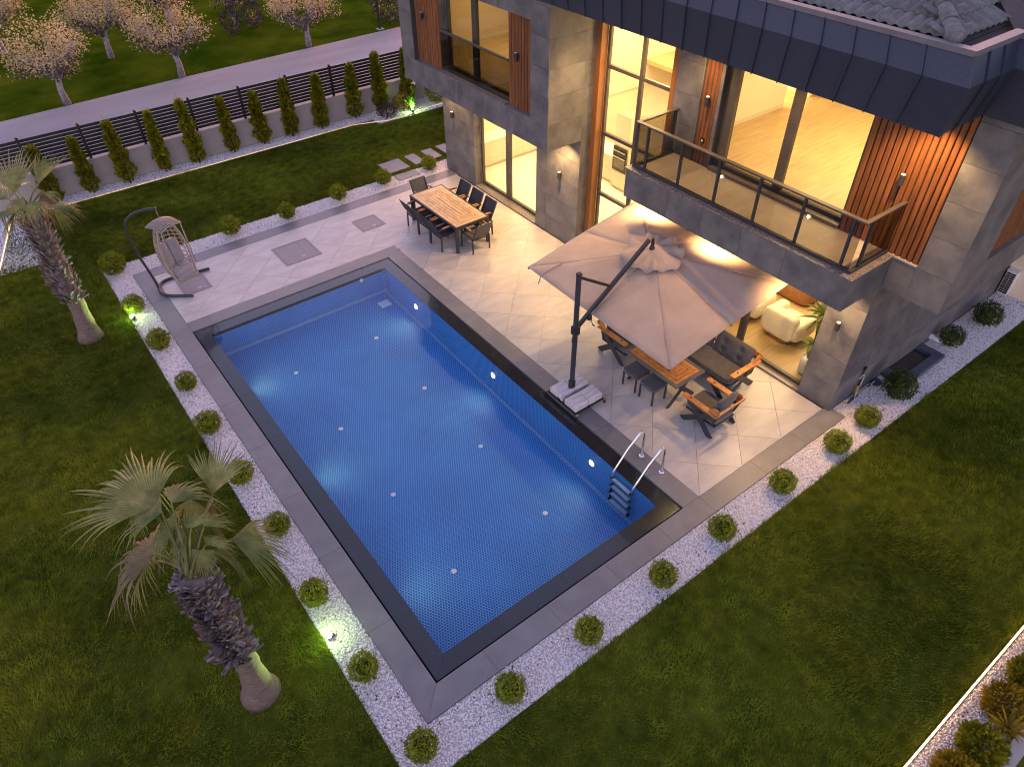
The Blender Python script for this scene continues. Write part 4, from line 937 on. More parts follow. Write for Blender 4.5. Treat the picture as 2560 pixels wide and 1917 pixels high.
ub('hub', MB().lathe([(.05, 2.60), (.055, 2.72), (.035, 2.78), (.03, 2.93)], 14, c=(7.36, 3.43, 0)), 'black_metal')
L0 = canopy_pt(0, .28, .55); ub('tie_strap', MB().tube([canopy_pt(0, .02, .72)+Vector((0, 0, .02)), canopy_pt(0, .12, .86)+Vector((0, 0, .02)), canopy_pt(0, .2, .985)+Vector((-.0, 0, .015)), canopy_pt(0, .2, 1.0)+Vector((-.03, 0, -.18))], .012, 6), 'canopy')
# base: cross rails, four ridged cement weights, castors
ub('base_frame', MB().box(5.08, 5.84, 3.33, 3.41, .075, .12).box(5.42, 5.46, 2.84, 3.70, .07, .11).box(5.08, 5.12, 2.84, 3.70, .06, .09).box(5.80, 5.84, 2.84, 3.70, .06, .09).box(5.12, 5.80, 2.84, 2.87, .06, .09).box(5.12, 5.80, 3.67, 3.70, .06, .09), 'black_metal')
for (x0, x1) in ((5.11, 5.445), (5.455, 5.81)):
    for (y0, y1) in ((2.86, 3.20), (3.27, 3.66)):
        nS_ = 15; m = MB(); prof = []
        for i in range(nS_+1):
            f_ = i/nS_; edge = min(f_, 1-f_)*nS_; prof.append((y0+(y1-y0)*f_, .245+.008*math.sin(f_*17)+(-.03 if edge == 0 else (-.006 if edge < 1.5 else 0))))
        pts = [(y0, .095)]+prof+[(y1, .095)]; K = len(pts)
        m.v = [(x0, p[0], p[1]) for p in pts]+[(x1, p[0], p[1]) for p in pts]
        m.f = [tuple(range(K)), tuple(range(2*K-1, K-1, -1))]+[(i+K, (i+1) % K+K, (i+1) % K, i) for i in range(K)]
        ub('weight', m, 'cement', bevel=.006)
for x, y in ((5.07, 3.72), (5.09, 2.79), (5.86, 2.80), (5.86, 3.74)):
    w_ = ub('castor', MB().tube([(x-.02, y-.012, .035), (x-.02, y+.012, .035)], .035, 14), 'dark_frame'); ub('bracket', MB().box(x-.03, x+.03, y-.022, y-.014, .03, .085).box(x-.03, x+.03, y+.014, y+.022, .03, .085).box(x-.03, x+.03, y-.022, y+.022, .0855, .092), 'steel', w_)

# ------------------------------------------------------------------ pool ladder
t = thing('pool_ladder', 'stainless steel pool ladder with ribbed treads', 'ladder', (5.1, 1.07, 0)); off = (5.1, 1.07, 0)
for i, y in enumerate((1.32, .81)):
    P = [(5.41, y, .0), (5.40, y, .52)]+[(5.30+.10*math.cos(a), y, .56+.14*math.sin(a)) for a in np.linspace(.1, 2.5, 9)]+[(5.02, y+.01, .45), (4.80, y+.02, .13), (4.72, y+.03, .0), (4.70, y+.03, -.12), (4.70, y+.03, -.80)]
    MB().tube(P, .021, 12).build('rail', 'chrome', t, off=off, smooth=True)
    MB().lathe([(.0, .002), (.058, .002), (.055, .018), (.03, .032), (.024, .034)], 18, c=(5.41, y, 0)).build('flange', 'chrome', t, off=off, smooth=True)
for k, z in enumerate((-.14, -.34, -.54, -.74)):
    s_ = MB().box(4.655, 4.725, .87, 1.32, z-.012, z+.012).build('tread', 'steel', t, off=off, bevel=.004)
    for q in range(4): MB().box(4.662+q*.016, 4.668+q*.016, .89, 1.30, z+.0125, z+.016).build('grip', 'white_plastic', s_, off=off)
    for y in (.845, 1.335): MB().box(4.66, 4.735, y-.026, y+.026, z-.02, z+.02).build('tread_cap', 'dark_frame', t, off=off, bevel=.004)

# ------------------------------------------------------------------ hanging chair
EC = Vector((.50, 12.14, 0))
t = thing('hanging_chair', 'wicker hanging egg chair with grey cushions on curved stand', 'hanging chair', tuple(EC)); off = tuple(EC)
base = [(.50, 11.60, .035), (.10, 11.90, .035), (-.05, 12.10, .035), (-.08, 12.32, .035), (-.02, 12.52, .035), (.12, 12.66, .035), (.35, 12.68, .035), (.75, 12.61, .035), (1.23, 12.53, .035)]
def smooth_path(P, n=6):
    P = [Vector(p) for p in P]; out = []
    for i in range(len(P)-1):
        p0, p1, p2, p3 = P[max(i-1, 0)], P[i], P[i+1], P[min(i+2, len(P)-1)]
        for k in range(n):
            t_ = k/n; out.append(.5*((2*p1)+(p2-p0)*t_+(2*p0-5*p1+4*p2-p3)*t_*t_+(3*p1-p0-3*p2+p3)*t_**3))
    return out+[P[-1]]
stand = MB().tube(smooth_path(base), .034, 12).build('stand_base', 'charcoal', t, off=off, smooth=True)
pole = [(-.06, 12.42, .03), (-.12, 12.46, .5), (-.20, 12.51, 1.0), (-.24, 12.53, 1.5), (-.20, 12.50, 1.82), (-.02, 12.42, 2.02), (.24, 12.28, 2.11), (.48, 12.16, 2.13)]
MB().tube(smooth_path(pole), .03, 12).build('stand_pole', 'charcoal', t, off=off, smooth=True)
MB().tube([(.47, 12.165, 2.13), (.47, 12.165, 1.99)], .018, 8).tube([(.47, 12.165, 1.99), (.5, 12.14, 1.80)], .008, 6).build('hanger_chain', 'steel', t, off=off)
# basket: shell opening towards f ; woven bands
fdir = Vector((.40, -.92, 0)).normalized(); sdir = Vector((-fdir.y, fdir.x, 0)); BC = Vector((.50, 12.14, 0))
def egg(th, ph):       # th: height param 0 bottom..1 top, ph: angle from back (0) to +-PI front
    z = .30+1.50*th; r = .36*math.sin(PI*min(.93, .16+.80*th))**.55
    depth = .36*math.sin(PI*min(.9, .2+.72*th))**.6
    return BC+fdir*(-depth*math.cos(ph)-.02+.22*(1-th)**3)+sdir*(r*math.sin(ph))+Vector((0, 0, z))
def band(P, r, name='weave'): return MB().tube(P, r, 6).build(name, 'rattan', t, off=off, smooth=True)
PH = 1.75
for k in range(13):
    th = .05+.90*k/12; lim = PH if th < .86 else PH+.5*(th-.86)/.1
    band([egg(th, -lim+2*lim*i/16) for i in range(17)], .011)
for k in range(11):
    ph = -PH+2*PH*k/10; band([egg(.03+.93*i/18, ph) for i in range(19)], .0105 if 0 < k < 10 else .026, 'weave' if 0 < k < 10 else 'rim')
band([egg(.03, -PH+2*PH*i/14) for i in range(15)], .024, 'rim')
# woven hood
hd = MB()
for k in range(9):
    u = -1+2*k/8; hd.tube([BC+sdir*(u*.27)+fdir*(-.26+.52*i/8)+Vector((0, 0, 1.74+.05*math.sin(PI*i/8)-.05*u*u)) for i in range(9)], .013, 6)
for k in range(9):
    v = -.26+.52*k/8; hd.tube([BC+sdir*(-.285+.57*i/8)+fdir*v+Vector((0, 0, 1.755+.05*math.sin(PI*k/8)-.05*((i-4)/4)**2)) for i in range(9)], .016, 6)
hd.build('hood', 'rattan', t, off=off, smooth=True)
for s_ in (-1, 1):
    MB().tube([BC+sdir*(s_*.27)+fdir*.24+Vector((0, 0, 1.73)), BC+sdir*(s_*.33)+fdir*.24+Vector((0, 0, .62))], .014, 8).build('side_rope', 'rattan', t, off=off, smooth=True)
MB().tube([BC+sdir*(-.28)+fdir*.20+Vector((0, 0, .34))]+[BC+sdir*(-.28+.56*i/6)+fdir*(.25)+Vector((0, 0, .33)) for i in range(7)]+[BC+sdir*.28+fdir*.20+Vector((0, 0, .34))], .026, 8).build('rim', 'rattan', t, off=off, smooth=True)
Rz = Matrix(((fdir.x, sdir.x, 0), (fdir.y, sdir.y, 0), (0, 0, 1)))
for s_ in (-1, 1):
    c_ = BC+sdir*(s_*.145)-fdir*.14+Vector((0, 0, .93)); MB().rbox(c_, .17, .285, .60, .45, 20, 14, Rz @ Matrix.Rotation(math.radians(-12), 3, 'Y')).build('back_cushion', 'egg_cushion', t, off=off, smooth=True)
    c_ = BC+sdir*(s_*.14)-fdir*.03+Vector((0, 0, .55)); MB().rbox(c_, .36, .28, .20, .5, 20, 12, Rz @ Matrix.Rotation(math.radians(10), 3, 'Y')).build('seat_cushion', 'egg_cushion', t, off=off, smooth=True)
c_ = BC+fdir*.13+Vector((0, 0, .52)); MB().rbox(c_, .22, .52, .17, .5, 24, 12, Rz).build('front_cushion', 'egg_cushion', t, off=off, smooth=True)
c_ = BC+fdir*.22+Vector((0, 0, .42)); MB().rbox(c_, .13, .48, .15, .55, 24, 12, Rz).build('front_cushion', 'egg_cushion', t, off=off, smooth=True)

# ------------------------------------------------------------------ things inside the rooms
def cab(name, label, x, y0, y1, z1, fronts, counter=True, cat='cabinet', depth=.6):
    t = thing(name, label, cat, (x, (y0+y1)/2, .04)); off = (x, (y0+y1)/2, .04)
    MB().box(x+.02, x+depth, y0, y1, .14, z1).build('carcass', 'cabinet', t, off=off); MB().box(x+.06, x+depth, y0, y1, .04, .139).build('plinth', 'cabinet', t, off=off)
    for a, b_ in fronts: MB().box(x, x+.019, y0+.003, y1-.003, a+.003, b_-.003).build('front', 'cabinet', t, off=off, bevel=.002)
    if counter: MB().box(x-.02, x+depth, y0, y1, z1+.001, z1+.04).build('countertop', 'counter', t, off=off)
    return t, off
cab('base_cabinet', 'beige kitchen drawers under a white worktop behind the stair window', 12.39, 9.53, 10.6, .88, [(.14, .5), (.5, .88)])
t, off = cab('tall_cabinet', 'tall beige kitchen unit holding the oven', 12.26, 8.93, 9.51, 2.26, [(.14, .62), (1.36, 2.26)], False)
t = thing('oven', 'black built-in oven in the tall kitchen unit', 'oven', (12.26, 9.22, .99)); off = (12.26, 9.22, .99)
MB().box(12.235, 12.258, 8.95, 9.49, .64, 1.34).build('body', 'oven_black', t, off=off, bevel=.003)
MB().box(12.228, 12.2345, 9.01, 9.43, .74, 1.0).build('door_glass', 'oven_glass', t, off=off)
for z in (1.06, 1.24): MB().beam((12.20, 8.98, z), (12.20, 9.46, z), .02, .03).build('handle', 'steel', t, off=off)
t = thing('low_cabinet', 'pale kitchen cupboards along the left wall inside the sliding door', 'cabinet', (11.6, 13.0, .04)); off = (11.6, 13.0, .04)
MB().box(9.9, 13.9, 12.76, 13.35, .15, .88).build('carcass', 'cabinet', t, off=off); MB().box(9.9, 13.9, 12.82, 13.35, .04, .149).build('plinth', 'cabinet', t, off=off)
for k in range(5):
    a, b_ = 9.9+k*.8, 9.9+(k+1)*.8
    for p, q in ((.15, .52), (.52, .88)): MB().box(a+.003, b_-.003, 12.741, 12.759, p+.003, q-.003).build('front', 'cabinet', t, off=off, bevel=.002)
MB().box(9.88, 13.9, 12.72, 13.35, .881, .92).build('countertop', 'counter', t, off=off)
def armchair(label, x, y, rz):
    t = thing('boucle_armchair', label, 'armchair', (x, y, .04), rz, 'cream armchairs in the living room')
    MB().rbox((-.30, 0, .46), .30, .80, .62, .38, 24, 14).build('backrest', 'boucle', t, smooth=True)
    for s_ in (-1, 1): MB().rbox((.05, s_*.37, .36), .80, .24, .46, .5, 22, 12).build('arm', 'boucle', t, smooth=True)
    MB().rbox((.08, 0, .30), .72, .60, .28, .4, 24, 12).build('seat', 'boucle', t, smooth=True); MB().lathe([(.0, 0), (.34, .0), (.36, .08), (.3, .12)], 20).build('plinth', 'teak_dark', t)
armchair('cream boucle armchair just inside the door by the potted plant', 10.48, 1.95, 0.0); armchair('cream boucle armchair partly hidden by the umbrella', 10.48, 3.05, 0.05)
t = thing('pouf', 'brown rounded pouf on the living room floor', 'pouf', (11.95, 2.75, .04)); MB().rbox((0, 0, .25), .7, 1.1, .5, .4, 24, 12).build('seat', 'brown_pouf', t, smooth=True)
t = thing('potted_plant', 'dracaena in a pale pot just inside the glass door', 'plant', (9.76, .88, .04))
MB().lathe([(.10, 0), (.155, .05), (.165, .30), (.16, .42), (.145, .42), (.14, .38)], 22).build('pot', 'pot', t, smooth=True); MB().lathe([(.0, .36), (.14, .38), (.0, .385)], 16).build('pebble_top', 'pebble', t)
MB().tube([(0, 0, .38), (.02, .02, .8), (.0, .04, 1.2), (-.02, .03, 1.52)], [.03, .026, .022, .018], 8).build('stem', 'twig', t, smooth=True)
def leaf_blade(m, p, d, L, w, droop=.3):
    d = Vector(d).normalized(); s_ = d.cross(Vector((0, 0, 1))); s_ = s_.normalized() if s_.length > .01 else Vector((1, 0, 0)); base = len(m.v); N = 5
    for i in range(N+1):
        f_ = i/N; c_ = Vector(p)+d*(L*f_)+Vector((0, 0, -droop*L*f_*f_)); ww = w*math.sin(PI*min(.97, .12+.85*f_)); m.v += [tuple(c_-s_*ww), tuple(c_+Vector((0, 0, -ww*.4))), tuple(c_+s_*ww)]
    for i in range(N):
        a = base+3*i; m.f += [(a, a+1, a+4, a+3), (a+1, a+2, a+5, a+4)]
for z, n_, L in ((1.5, 13, .42), (1.38, 9, .40), (.75, 10, .32)):
    for k in range(n_):
        m = MB(); a = 2*PI*k/n_+random.uniform(-.3, .3); leaf_blade(m, (0, .03, z), (math.cos(a), math.sin(a), random.uniform(-.1, 1.0) if z > 1.45 else random.uniform(-.2, .5)), L*random.uniform(.8, 1.15), .045, .35); m.build('leaf', 'house_plant', t, smooth=True)

# ------------------------------------------------------------------ fence and garden wall
fw = thing('garden_wall', 'low rendered wall under the black slatted fence', 'wall', (4, 19.2, 0)); off = (4, 19.2, 0)
MB().box(-6.5, 16, 19.12, 19.32, -.08, .79).build('wall_body', 'plaster', fw, off=off); MB().box(-6.5, 16, 19.10, 19.34, .791, .83).build('coping', 'plaster', fw, off=off)
fn = thing('slatted_fence', 'black horizontal slat fence along the road', 'fence', (4, 19.2, .83)); off = (4, 19.2, .83)
PX = [-1.27+1.585*i-1.585*3 for i in range(14)]
for x in PX:
    p = MB().box(x-.035, x+.035, 19.165, 19.235, .831, 1.83).build('post', 'black_metal', fn, off=off); MB().lathe([(.05, 1.8305), (.05, 1.845), (.03, 1.87)], 10, c=(x, 19.2, 0)).build('post_cap', 'black_metal', p, off=off)
me = MB().box(-.755, .755, -.012, .012, -.042, .042).mesh('slat', 'black_metal')
for a, b_ in zip(PX, PX[1:]):
    for k in range(9): link('slat', me, fn, loc=((a+b_)/2-off[0], 0, .925+k*.103-off[2]))

# ------------------------------------------------------------------ foliage meshes
def leaf_cloud(P, Nrm, size, aspect=1.8, jit=.7, lift=.5, flat=0):
    n = len(P); d = Nrm*lift+rng.normal(0, jit, (n, 3)); d /= np.linalg.norm(d, axis=1)[:, None]
    r = rng.normal(0, 1, (n, 3)) if not flat else Nrm*flat+rng.normal(0, .35, (n, 3)); s_ = np.cross(d, r); s_ /= np.linalg.norm(s_, axis=1)[:, None]
    L = size*rng.uniform(.6, 1.3, n)[:, None]; w = L/aspect/2
    v = np.empty((n, 4, 3)); v[:, 0] = P; v[:, 1] = P+d*L*.5+s_*w; v[:, 2] = P+d*L; v[:, 3] = P+d*L*.5-s_*w
    return v.reshape(-1, 3)
def sph(n): q = rng.normal(0, 1, (n, 3)); return q/np.linalg.norm(q, axis=1)[:, None]
def ball_mesh(R, n, mt, size=.032):
    q = sph(n); lump = 1+.10*np.sin(q[:, 0]*7+rng.uniform(0, 6))*np.sin(q[:, 1]*6+rng.uniform(0, 6))+.07*np.sin(q[:, 2]*9)
    rad = R*lump*rng.uniform(.66, 1.0, n)**.6; P = q*rad[:, None]; P[:, 2] *= .92
    v = leaf_cloud(P, q, size, 1.4, .6, .30, flat=1); return raw_mesh('foliage', v, np.arange(len(v)), 4, mt)
BM = [ball_mesh(.245, 2800, 'shrub_leaf') for _ in range(4)]; BD = [ball_mesh(.25, 1900, 'shrub_dark', .036) for _ in range(2)]
CORE = MB().rbox((0, 0, 0), .28, .28, .26, 1.0, 14, 9).mesh('core_ball', 'core_dark', smooth=True)  # solid dark ball blocks see-through, standing in for the shaded inside
STEM = MB().tube([(0, 0, -.27), (.01, 0, 0)], [.02, .015], 6).mesh('stem', 'twig')
def shrub(x, y, r, label, dark=False, zc=None, grp='clipped ball shrubs in the white gravel'):
    s_ = r/.26; t = thing('ball_shrub', label, 'shrub', (x, y, 0), random.uniform(0, 6), grp); z = .245*s_
    me = random.choice(BD if dark else BM)
    f = link('foliage', me, t, loc=(0, 0, z)); f.scale = (s_,)*3; c_ = link('core_ball', CORE, t, loc=(0, 0, z)); c_.scale = (s_,)*3; k = link('stem', STEM, t, loc=(0, 0, z-.005)); k.scale = (s_, s_, 1)
ordn = ['first', 'second', 'third', 'fourth', 'fifth', 'sixth', 'seventh', 'eighth', 'ninth', 'tenth']
SL_ = [(-.713, 13.80, .33), (-.78, 11.81, .26), (-.73, 10.07, .28), (-.706, 8.38, .235), (-.773, 6.89, .27), (-.756, 5.31, .255), (-.70, 3.82, .24), (-.78, 2.26, .25), (-.735, .74, .235)]
for i, (x, y, r) in enumerate(SL_): shrub(x, y, r*.96, f'{ordn[i]} ball shrub along the left gravel strip, counted from the hanging chair' if i else 'large ball shrub at the gravel corner behind the hanging chair')
SN = [(-.647, -.68, .235), (.739, -.776, .235), (2.183, -.793, .235), (3.735, -.797, .24), (5.167, -.78, .25), (6.78, -.766, .255), (8.366, -.80, .262), (9.403, -.76, .258)]
for i, (x, y, r) in enumerate(SN): shrub(x, y, r*.97, f'{ordn[i-1]} ball shrub along the near gravel strip after the front corner' if i else 'ball shrub at the front corner of the gravel nearest the viewer')
for i, (x, y, r, l) in enumerate(((10.64, -.68, .34, 'widest dark ball shrub beside the light well'), (13.08, -.47, .27, 'dark shrub between the light well and the outdoor unit'), (14.41, -.55, .32, 'dark shrub nearest the white outdoor unit'))): shrub(x, y, r*.97, l, True)
SF = [(2.337, 13.88, .29), (3.908, 13.74, .26), (5.546, 13.85, .265), (7.058, 13.88, .26), (8.646, 13.85, .255)]
for i, (x, y, r) in enumerate(SF): shrub(x, y, r*.97, f'{ordn[i]} ball shrub along the far gravel strip, counted from the hanging chair')
# conifers
def conifer_mesh(h, n=1500):
    t = rng.uniform(0, 1, n)**.85; prof = .215*(1-t)**.55*(.55+.45*np.minimum(1, t*6))+.035; prof *= 1+.22*np.sin(t*23+rng.uniform(0, 6))
    a = rng.uniform(0, 2*PI, n); rad = prof*rng.uniform(.45, 1, n)
    P = np.stack([rad*np.cos(a), rad*np.sin(a), .04+t*(h-.12)], 1); out = np.stack([np.cos(a)*.75, np.sin(a)*.75, np.full(n, .95)], 1)
    d = out+rng.normal(0, .28, (n, 3)); d /= np.linalg.norm(d, axis=1)[:, None]
    s_ = np.cross(d, rng.normal(0, 1, (n, 3))); s_ /= np.linalg.norm(s_, axis=1)[:, None]
    L = rng.uniform(.07, .16, n)[:, None]; w = L*.20
    v = np.empty((n, 3, 4, 3))
    for k, ang in enumerate((-.55, 0, .55)):
        dd = d*math.cos(ang)+s_*math.sin(ang); ss = s_*math.cos(ang)-d*math.sin(ang); LL = L*(1 if k == 1 else .7)
        v[:, k, 0] = P; v[:, k, 1] = P+dd*LL*.5+ss*w*.6; v[:, k, 2] = P+dd*LL; v[:, k, 3] = P+dd*LL*.5-ss*w*.6
    v = v.reshape(-1, 3); return raw_mesh('foliage', v, np.arange(len(v)), 4, 'conifer_leaf')
CM = [conifer_mesh(1.85) for _ in range(4)]; CTM = MB().tube([(0, 0, -.05), (.01, .01, .9), (0, 0, 1.75)], [.03, .022, .006], 6).mesh('trunk', 'twig'); LEADM = MB().tube([(0, 0, 1.72), (.01, .01, 1.98)], [.006, .002], 5).mesh('leader', 'twig')
CON = [(-1.05, 18.78, 1.75), (-.02, 18.78, 1.70), (1.03, 18.75, 1.92), (2.14, 18.86, 1.92), (3.19, 18.83, 2.02), (4.36, 18.88, 1.83), (5.40, 18.92, 1.72), (6.39, 18.87, 1.9), (7.45, 18.84, 1.83), (8.82, 18.96, 1.85), (9.85, 18.85, 2.05), (10.98, 18.9, 2.0)]
for i, (x, y, h) in enumerate(CON):
    lab = ('leftmost slim golden conifer half hidden by the far palm' if i == 0 else 'slim conifer beside the green lit plant at the house corner' if i == len(CON)-1 else f'{(ordn+["eleventh", "twelfth"])[i]} slim conifer before the slatted fence, counted from the left')
    t = thing('columnar_conifer', lab, 'conifer', (x, y, 0), random.uniform(0, 6), 'slim conifers along the garden wall'); s_ = h/1.85
    wd = random.uniform(.92, 1.15)
    for nm, me in (('foliage', CM[i % 4]), ('trunk', CTM), ('leader', LEADM)): o = link(nm, me, t); o.scale = (wd, wd, s_)
    t.rotation_euler = (random.uniform(-.04, .04), random.uniform(-.04, .04), random.uniform(0, 6))
# plants in the far corner by the house
def bush(name, label, cat, x, y, R, n, mt, size, z=None, sz=.9):
    q = sph(n); P = q*(R*rng.uniform(.4, 1, n)**.5)[:, None]; P[:, 2] *= sz; P[:, 2] += R*sz*.9
    v = leaf_cloud(P, q+np.array([0, 0, .5]), size, 2.2, .5, .9); t = thing(name, label, cat, (x, y, 0))
    link('foliage', raw_mesh('foliage', v, np.arange(len(v)), 4, mt), t); MB().tube([(0, 0, -.03), (0, 0, R)], [.02, .01], 6).build('stem', 'twig', t); return t
bush('golden_shrub', 'low golden green shrub behind the green lit plant', 'shrub', 10.55, 18.6, .33, 900, 'golden_leaf', .07)
bush('red_shrub', 'dark red leaved shrub in the gravel corner', 'shrub', 9.75, 18.35, .36, 900, 'red_leaf', .06, sz=.6)
bush('dark_shrub', 'dark green shrub behind the house corner', 'shrub', 12.0, 18.5, .45, 1100, 'conifer_leaf', .09)
t = thing('blade_plant', 'spiky plant lit bright green by a garden spotlight', 'plant', (10.72, 18.22, 0))
for k in range(46):
    m = MB(); a = random.uniform(0, 2*PI); leaf_blade(m, (random.uniform(-.05, .05), random.uniform(-.05, .05), 0), (math.cos(a)*random.uniform(.1, .6), math.sin(a)*random.uniform(.1, .6), 1), random.uniform(.45, .85), .014, .22); m.build('leaf', 'blade_plant', t, smooth=True)
# shrubs by the near boundary
for i, (x, y, R, lab) in enumerate(((4.55, -5.10, .25, 'golden shrub at the bottom edge of the near boundary bed'), (5.15, -5.12, .27, 'golden shrub below the spiky one in the near boundary bed'), (5.95, -5.06, .27, 'golden shrub right of the spiky one by the lit strip'), (6.6, -5.08, .26, 'golden shrub at the right edge beside the lit strip'), (7.3, -5.08, .27, 'golden shrub farthest right by the lit strip'))):
    bush('golden_shrub', lab, 'shrub', x, y, R, 1500, ('golden_leaf', 'conifer_leaf')[i % 2], .085)
t = thing('spiky_plant', 'yellow spiky rosette plant among the golden shrubs', 'plant', (5.62, -5.22, .25))
for k in range(40):
    m = MB(); a = 2*PI*k/40*7; leaf_blade(m, (0, 0, 0), (math.cos(a), math.sin(a), random.uniform(.1, 1.2)), random.uniform(.22, .36), .02, .1); m.build('leaf', 'golden_leaf', t, smooth=True)
MB().tube([(0, 0, -.28), (0, 0, .02)], .03, 8).build('stem', 'twig', t)
bw = thing('boundary_wall', 'low pale boundary wall in the near right corner', 'wall', (8, -5.45, 0)); off = (8, -5.45, 0)
MB().box(1, 16, -5.52, -5.34, -.08, .10).build('wall_body', 'plaster', bw, off=off)
# lit strips
def led(name, pts, label, mt, e, w=.02):
    t = thing(name, label, 'light strip', tuple(pts[0])); off = tuple(pts[0]); m = MB(); m2 = MB()
    for p, q in zip(pts, pts[1:]): m.beam(p, q, w, .02); m2.beam(Vector(p)+Vector((0, 0, -.016)), Vector(q)+Vector((0, 0, -.016)), w+.02, .01)
    m.build('diffuser', mt, t, off=off); m2.build('channel', 'black_metal', t, off=off)
led('light_strip', [(-1, -4.66, .02), (18, -4.66, .02)], 'glowing warm light strip edging the near lawn', 'led_warm', 1)
led('light_strip', [(SX+.02, 18.46, .0), (5, 18.43, .0), (8.4, 18.43, .0), (9.0, 18.25, .0), (9.6, 18.02, .0), (10.3, 18.0, .0), (11, 18.15, .0), (12.4, 18.2, .0)], 'dim warm light strip edging the far lawn below the conifers', 'led_dim', 1)
led('light_strip', [(SX, 18.5, .01), (SX-26*SDX, -7.5, .01)], 'warm light strip along the left border of the lawn', 'led_mid', 1)
# garden spotlights
for x, y, tx, ty, tz, e, lab in ((-.86, 1.54, -2.05, 1.45, 1.5, 85, 'garden spotlight shining green on the near palm'), (-.905, 11.54, -1.9, 11.5, 1.6, 85, 'garden spotlight shining green on the far palm'), (10.62, 18.02, 10.75, 18.4, 0.5, 60, 'garden spotlight under the bright green spiky plant')):
    t = thing('garden_spotlight', lab, 'spotlight', (x, y, 0), 0, 'green garden spotlights'); d = (Vector((tx, ty, tz))-Vector((x, y, .07))).normalized()
    p = Vector((0, 0, .07)); MB().tube([(0, 0, -.03), (0, 0, .06)], .01, 6).build('spike', 'black_metal', t)
    MB().tube([p-d*.04, p+d*.04], [.03, .045], 14).build('housing', 'charcoal', t); MB().tube([p+d*.041, p+d*.05], .04, 14).build('lens', 'lamp_green', t)
    light('SPOT', 'spotlight_beam', Vector((x, y, 0))+p+d*.06, e, (.55, 1, .22), t, aim=(tx, ty, tz), spot=95, blend=.8, size=.04)
    light('POINT', 'spotlight_spill', Vector((x, y, 0))+p+d*.05+Vector((0, 0, .10)), 5, (.6, 1, .3), t, size=.04)

# ------------------------------------------------------------------ palms
def frond(t, off, B, H, T, width, nseg, mt, seed, droop=.35, spread=1.15):
    R = random.Random(seed); B, H, T = Vector(B), Vector(H), Vector(T)
    pet = MB(); mid = B.lerp(H, .5)+Vector((0, 0, .10*(H-B).length)); P = smooth_path([B, mid, H], 6)
    pet.tube(P, [.022-.012*i/(len(P)-1) for i in range(len(P))], 6)
    f = link('frond', pet.mesh('frond', 'palm_leaf', off, True), t)
    ax = (T-H); L = ax.length; ax.normalize(); s_ = ax.cross(Vector((0, 0, 1))); s_.normalize(); nrm = s_.cross(ax)
    m = MB()
    for k in range(nseg):
        a = -spread*1.75/2+spread*1.75*k/(nseg-1) if nseg > 1 else 0
        a *= 1.05; d = ax*math.cos(a)+s_*math.sin(a)
        ll = L*(1.28-.30*abs(a)/2)*R.uniform(.84, 1.12); half = spread*1.75/(nseg-1)/2*1.03
        N = 7; base = len(m.v); curl = R.uniform(.4, 1.5)*droop; tw = R.uniform(-.25, .25)
        pd = Vector((0, 0, -1))
        for i in range(N+1):
            r = i/N; c_ = H+d*(ll*(r if r < .6 else .6+(r-.6)*(1-.35*curl)))
            fall = max(0, r-.42)**1.7*curl*ll*1.5; c_ += pd*fall+s_*(tw*max(0, r-.5)**2*ll)-pd*(.06*L*math.sin(PI*r*.5)*math.cos(a))
            w_ = ll*r*half if r < .5 else ll*.5*half*max(.04, (1-(r-.5)/.5))**.8
            side = (s_*math.cos(a)-ax*math.sin(a)); fold = nrm*(w_*.45)
            m.v += [tuple(c_-side*w_+fold*.0-nrm*w_*.35), tuple(c_+nrm*w_*.35), tuple(c_+side*w_-nrm*w_*.35)]
        for i in range(N):
            q = base+3*i; m.f += [(q, q+1, q+4, q+3), (q+1, q+2, q+5, q+4)]
    g = m.build('blade', mt, f, off=off, smooth=False)
def palm(name, label, base, top, r0, r1, boots0, seed):
    t = thing('fan_palm', label, 'palm', (base[0], base[1], 0)); off = (base[0], base[1], 0); B, T = Vector(base), Vector(top); n = 22; m = MB(); R = random.Random(seed)
    P = []; rad = []
    for i in range(n+1):
        f_ = i/n; p = B.lerp(T, f_)+Vector((.05*math.sin(f_*3), 0, 0)); P.append(p); rad.append(r0+(r1-r0)*min(1, (f_/.22)**.6)+.008*math.sin(i*2.3))
    P[0].z = -.05; rad[0] *= 1.10
    m.tube(P, rad, 20); m.build('trunk', 'palm_bark', t, off=off, smooth=True)
    bt = MB(); nb = 420
    for k in range(nb):
        f_ = boots0+(1-boots0)*k/nb; a = k*2.39996+R.uniform(-.2, .2); c_ = B.lerp(T, f_); rr = r1*.92
        o_ = Vector((math.cos(a), math.sin(a), 0)); s_ = Vector((-math.sin(a), math.cos(a), 0)); L = R.uniform(.10, .25)*(1.15-.3*f_); up = R.uniform(.4, 2.0); w_ = R.uniform(.022, .05)
        p0 = c_+o_*rr; d = (o_*R.uniform(.7, 1.1)+Vector((0, 0, up))).normalized(); p1 = p0+d*L; q = len(bt.v)
        tip = p1+s_*R.uniform(-.03, .03)+Vector((0, 0, R.uniform(-.06, .03)))
        bt.v += [tuple(p0-s_*w_), tuple(p0+s_*w_), tuple(p1+s_*w_*.75), tuple(tip), tuple(p1-s_*w_*.75), tuple(p0-o_*.03+Vector((0, 0, -.03)))]
        bt.f += [(q, q+1, q+2, q+3), (q, q+3, q+4), (q+1, q, q+5), (q+2, q+1, q+5), (q, q+4, q+5)]
    stuff(bt.build('leaf_bases', 'palm_boot', t, off=off))
    return t, off
Y5, Z6 = (150, 1060), (0, 360)
t, off = palm('fan_palm', 'near fan palm with shaggy trunk standing in the left lawn', (-2.04, 1.42, 0), (-2.10, 1.36, 3.0), .27, .155, .36, 3)
CT = Vector((-2.10, 1.36, 3.05))
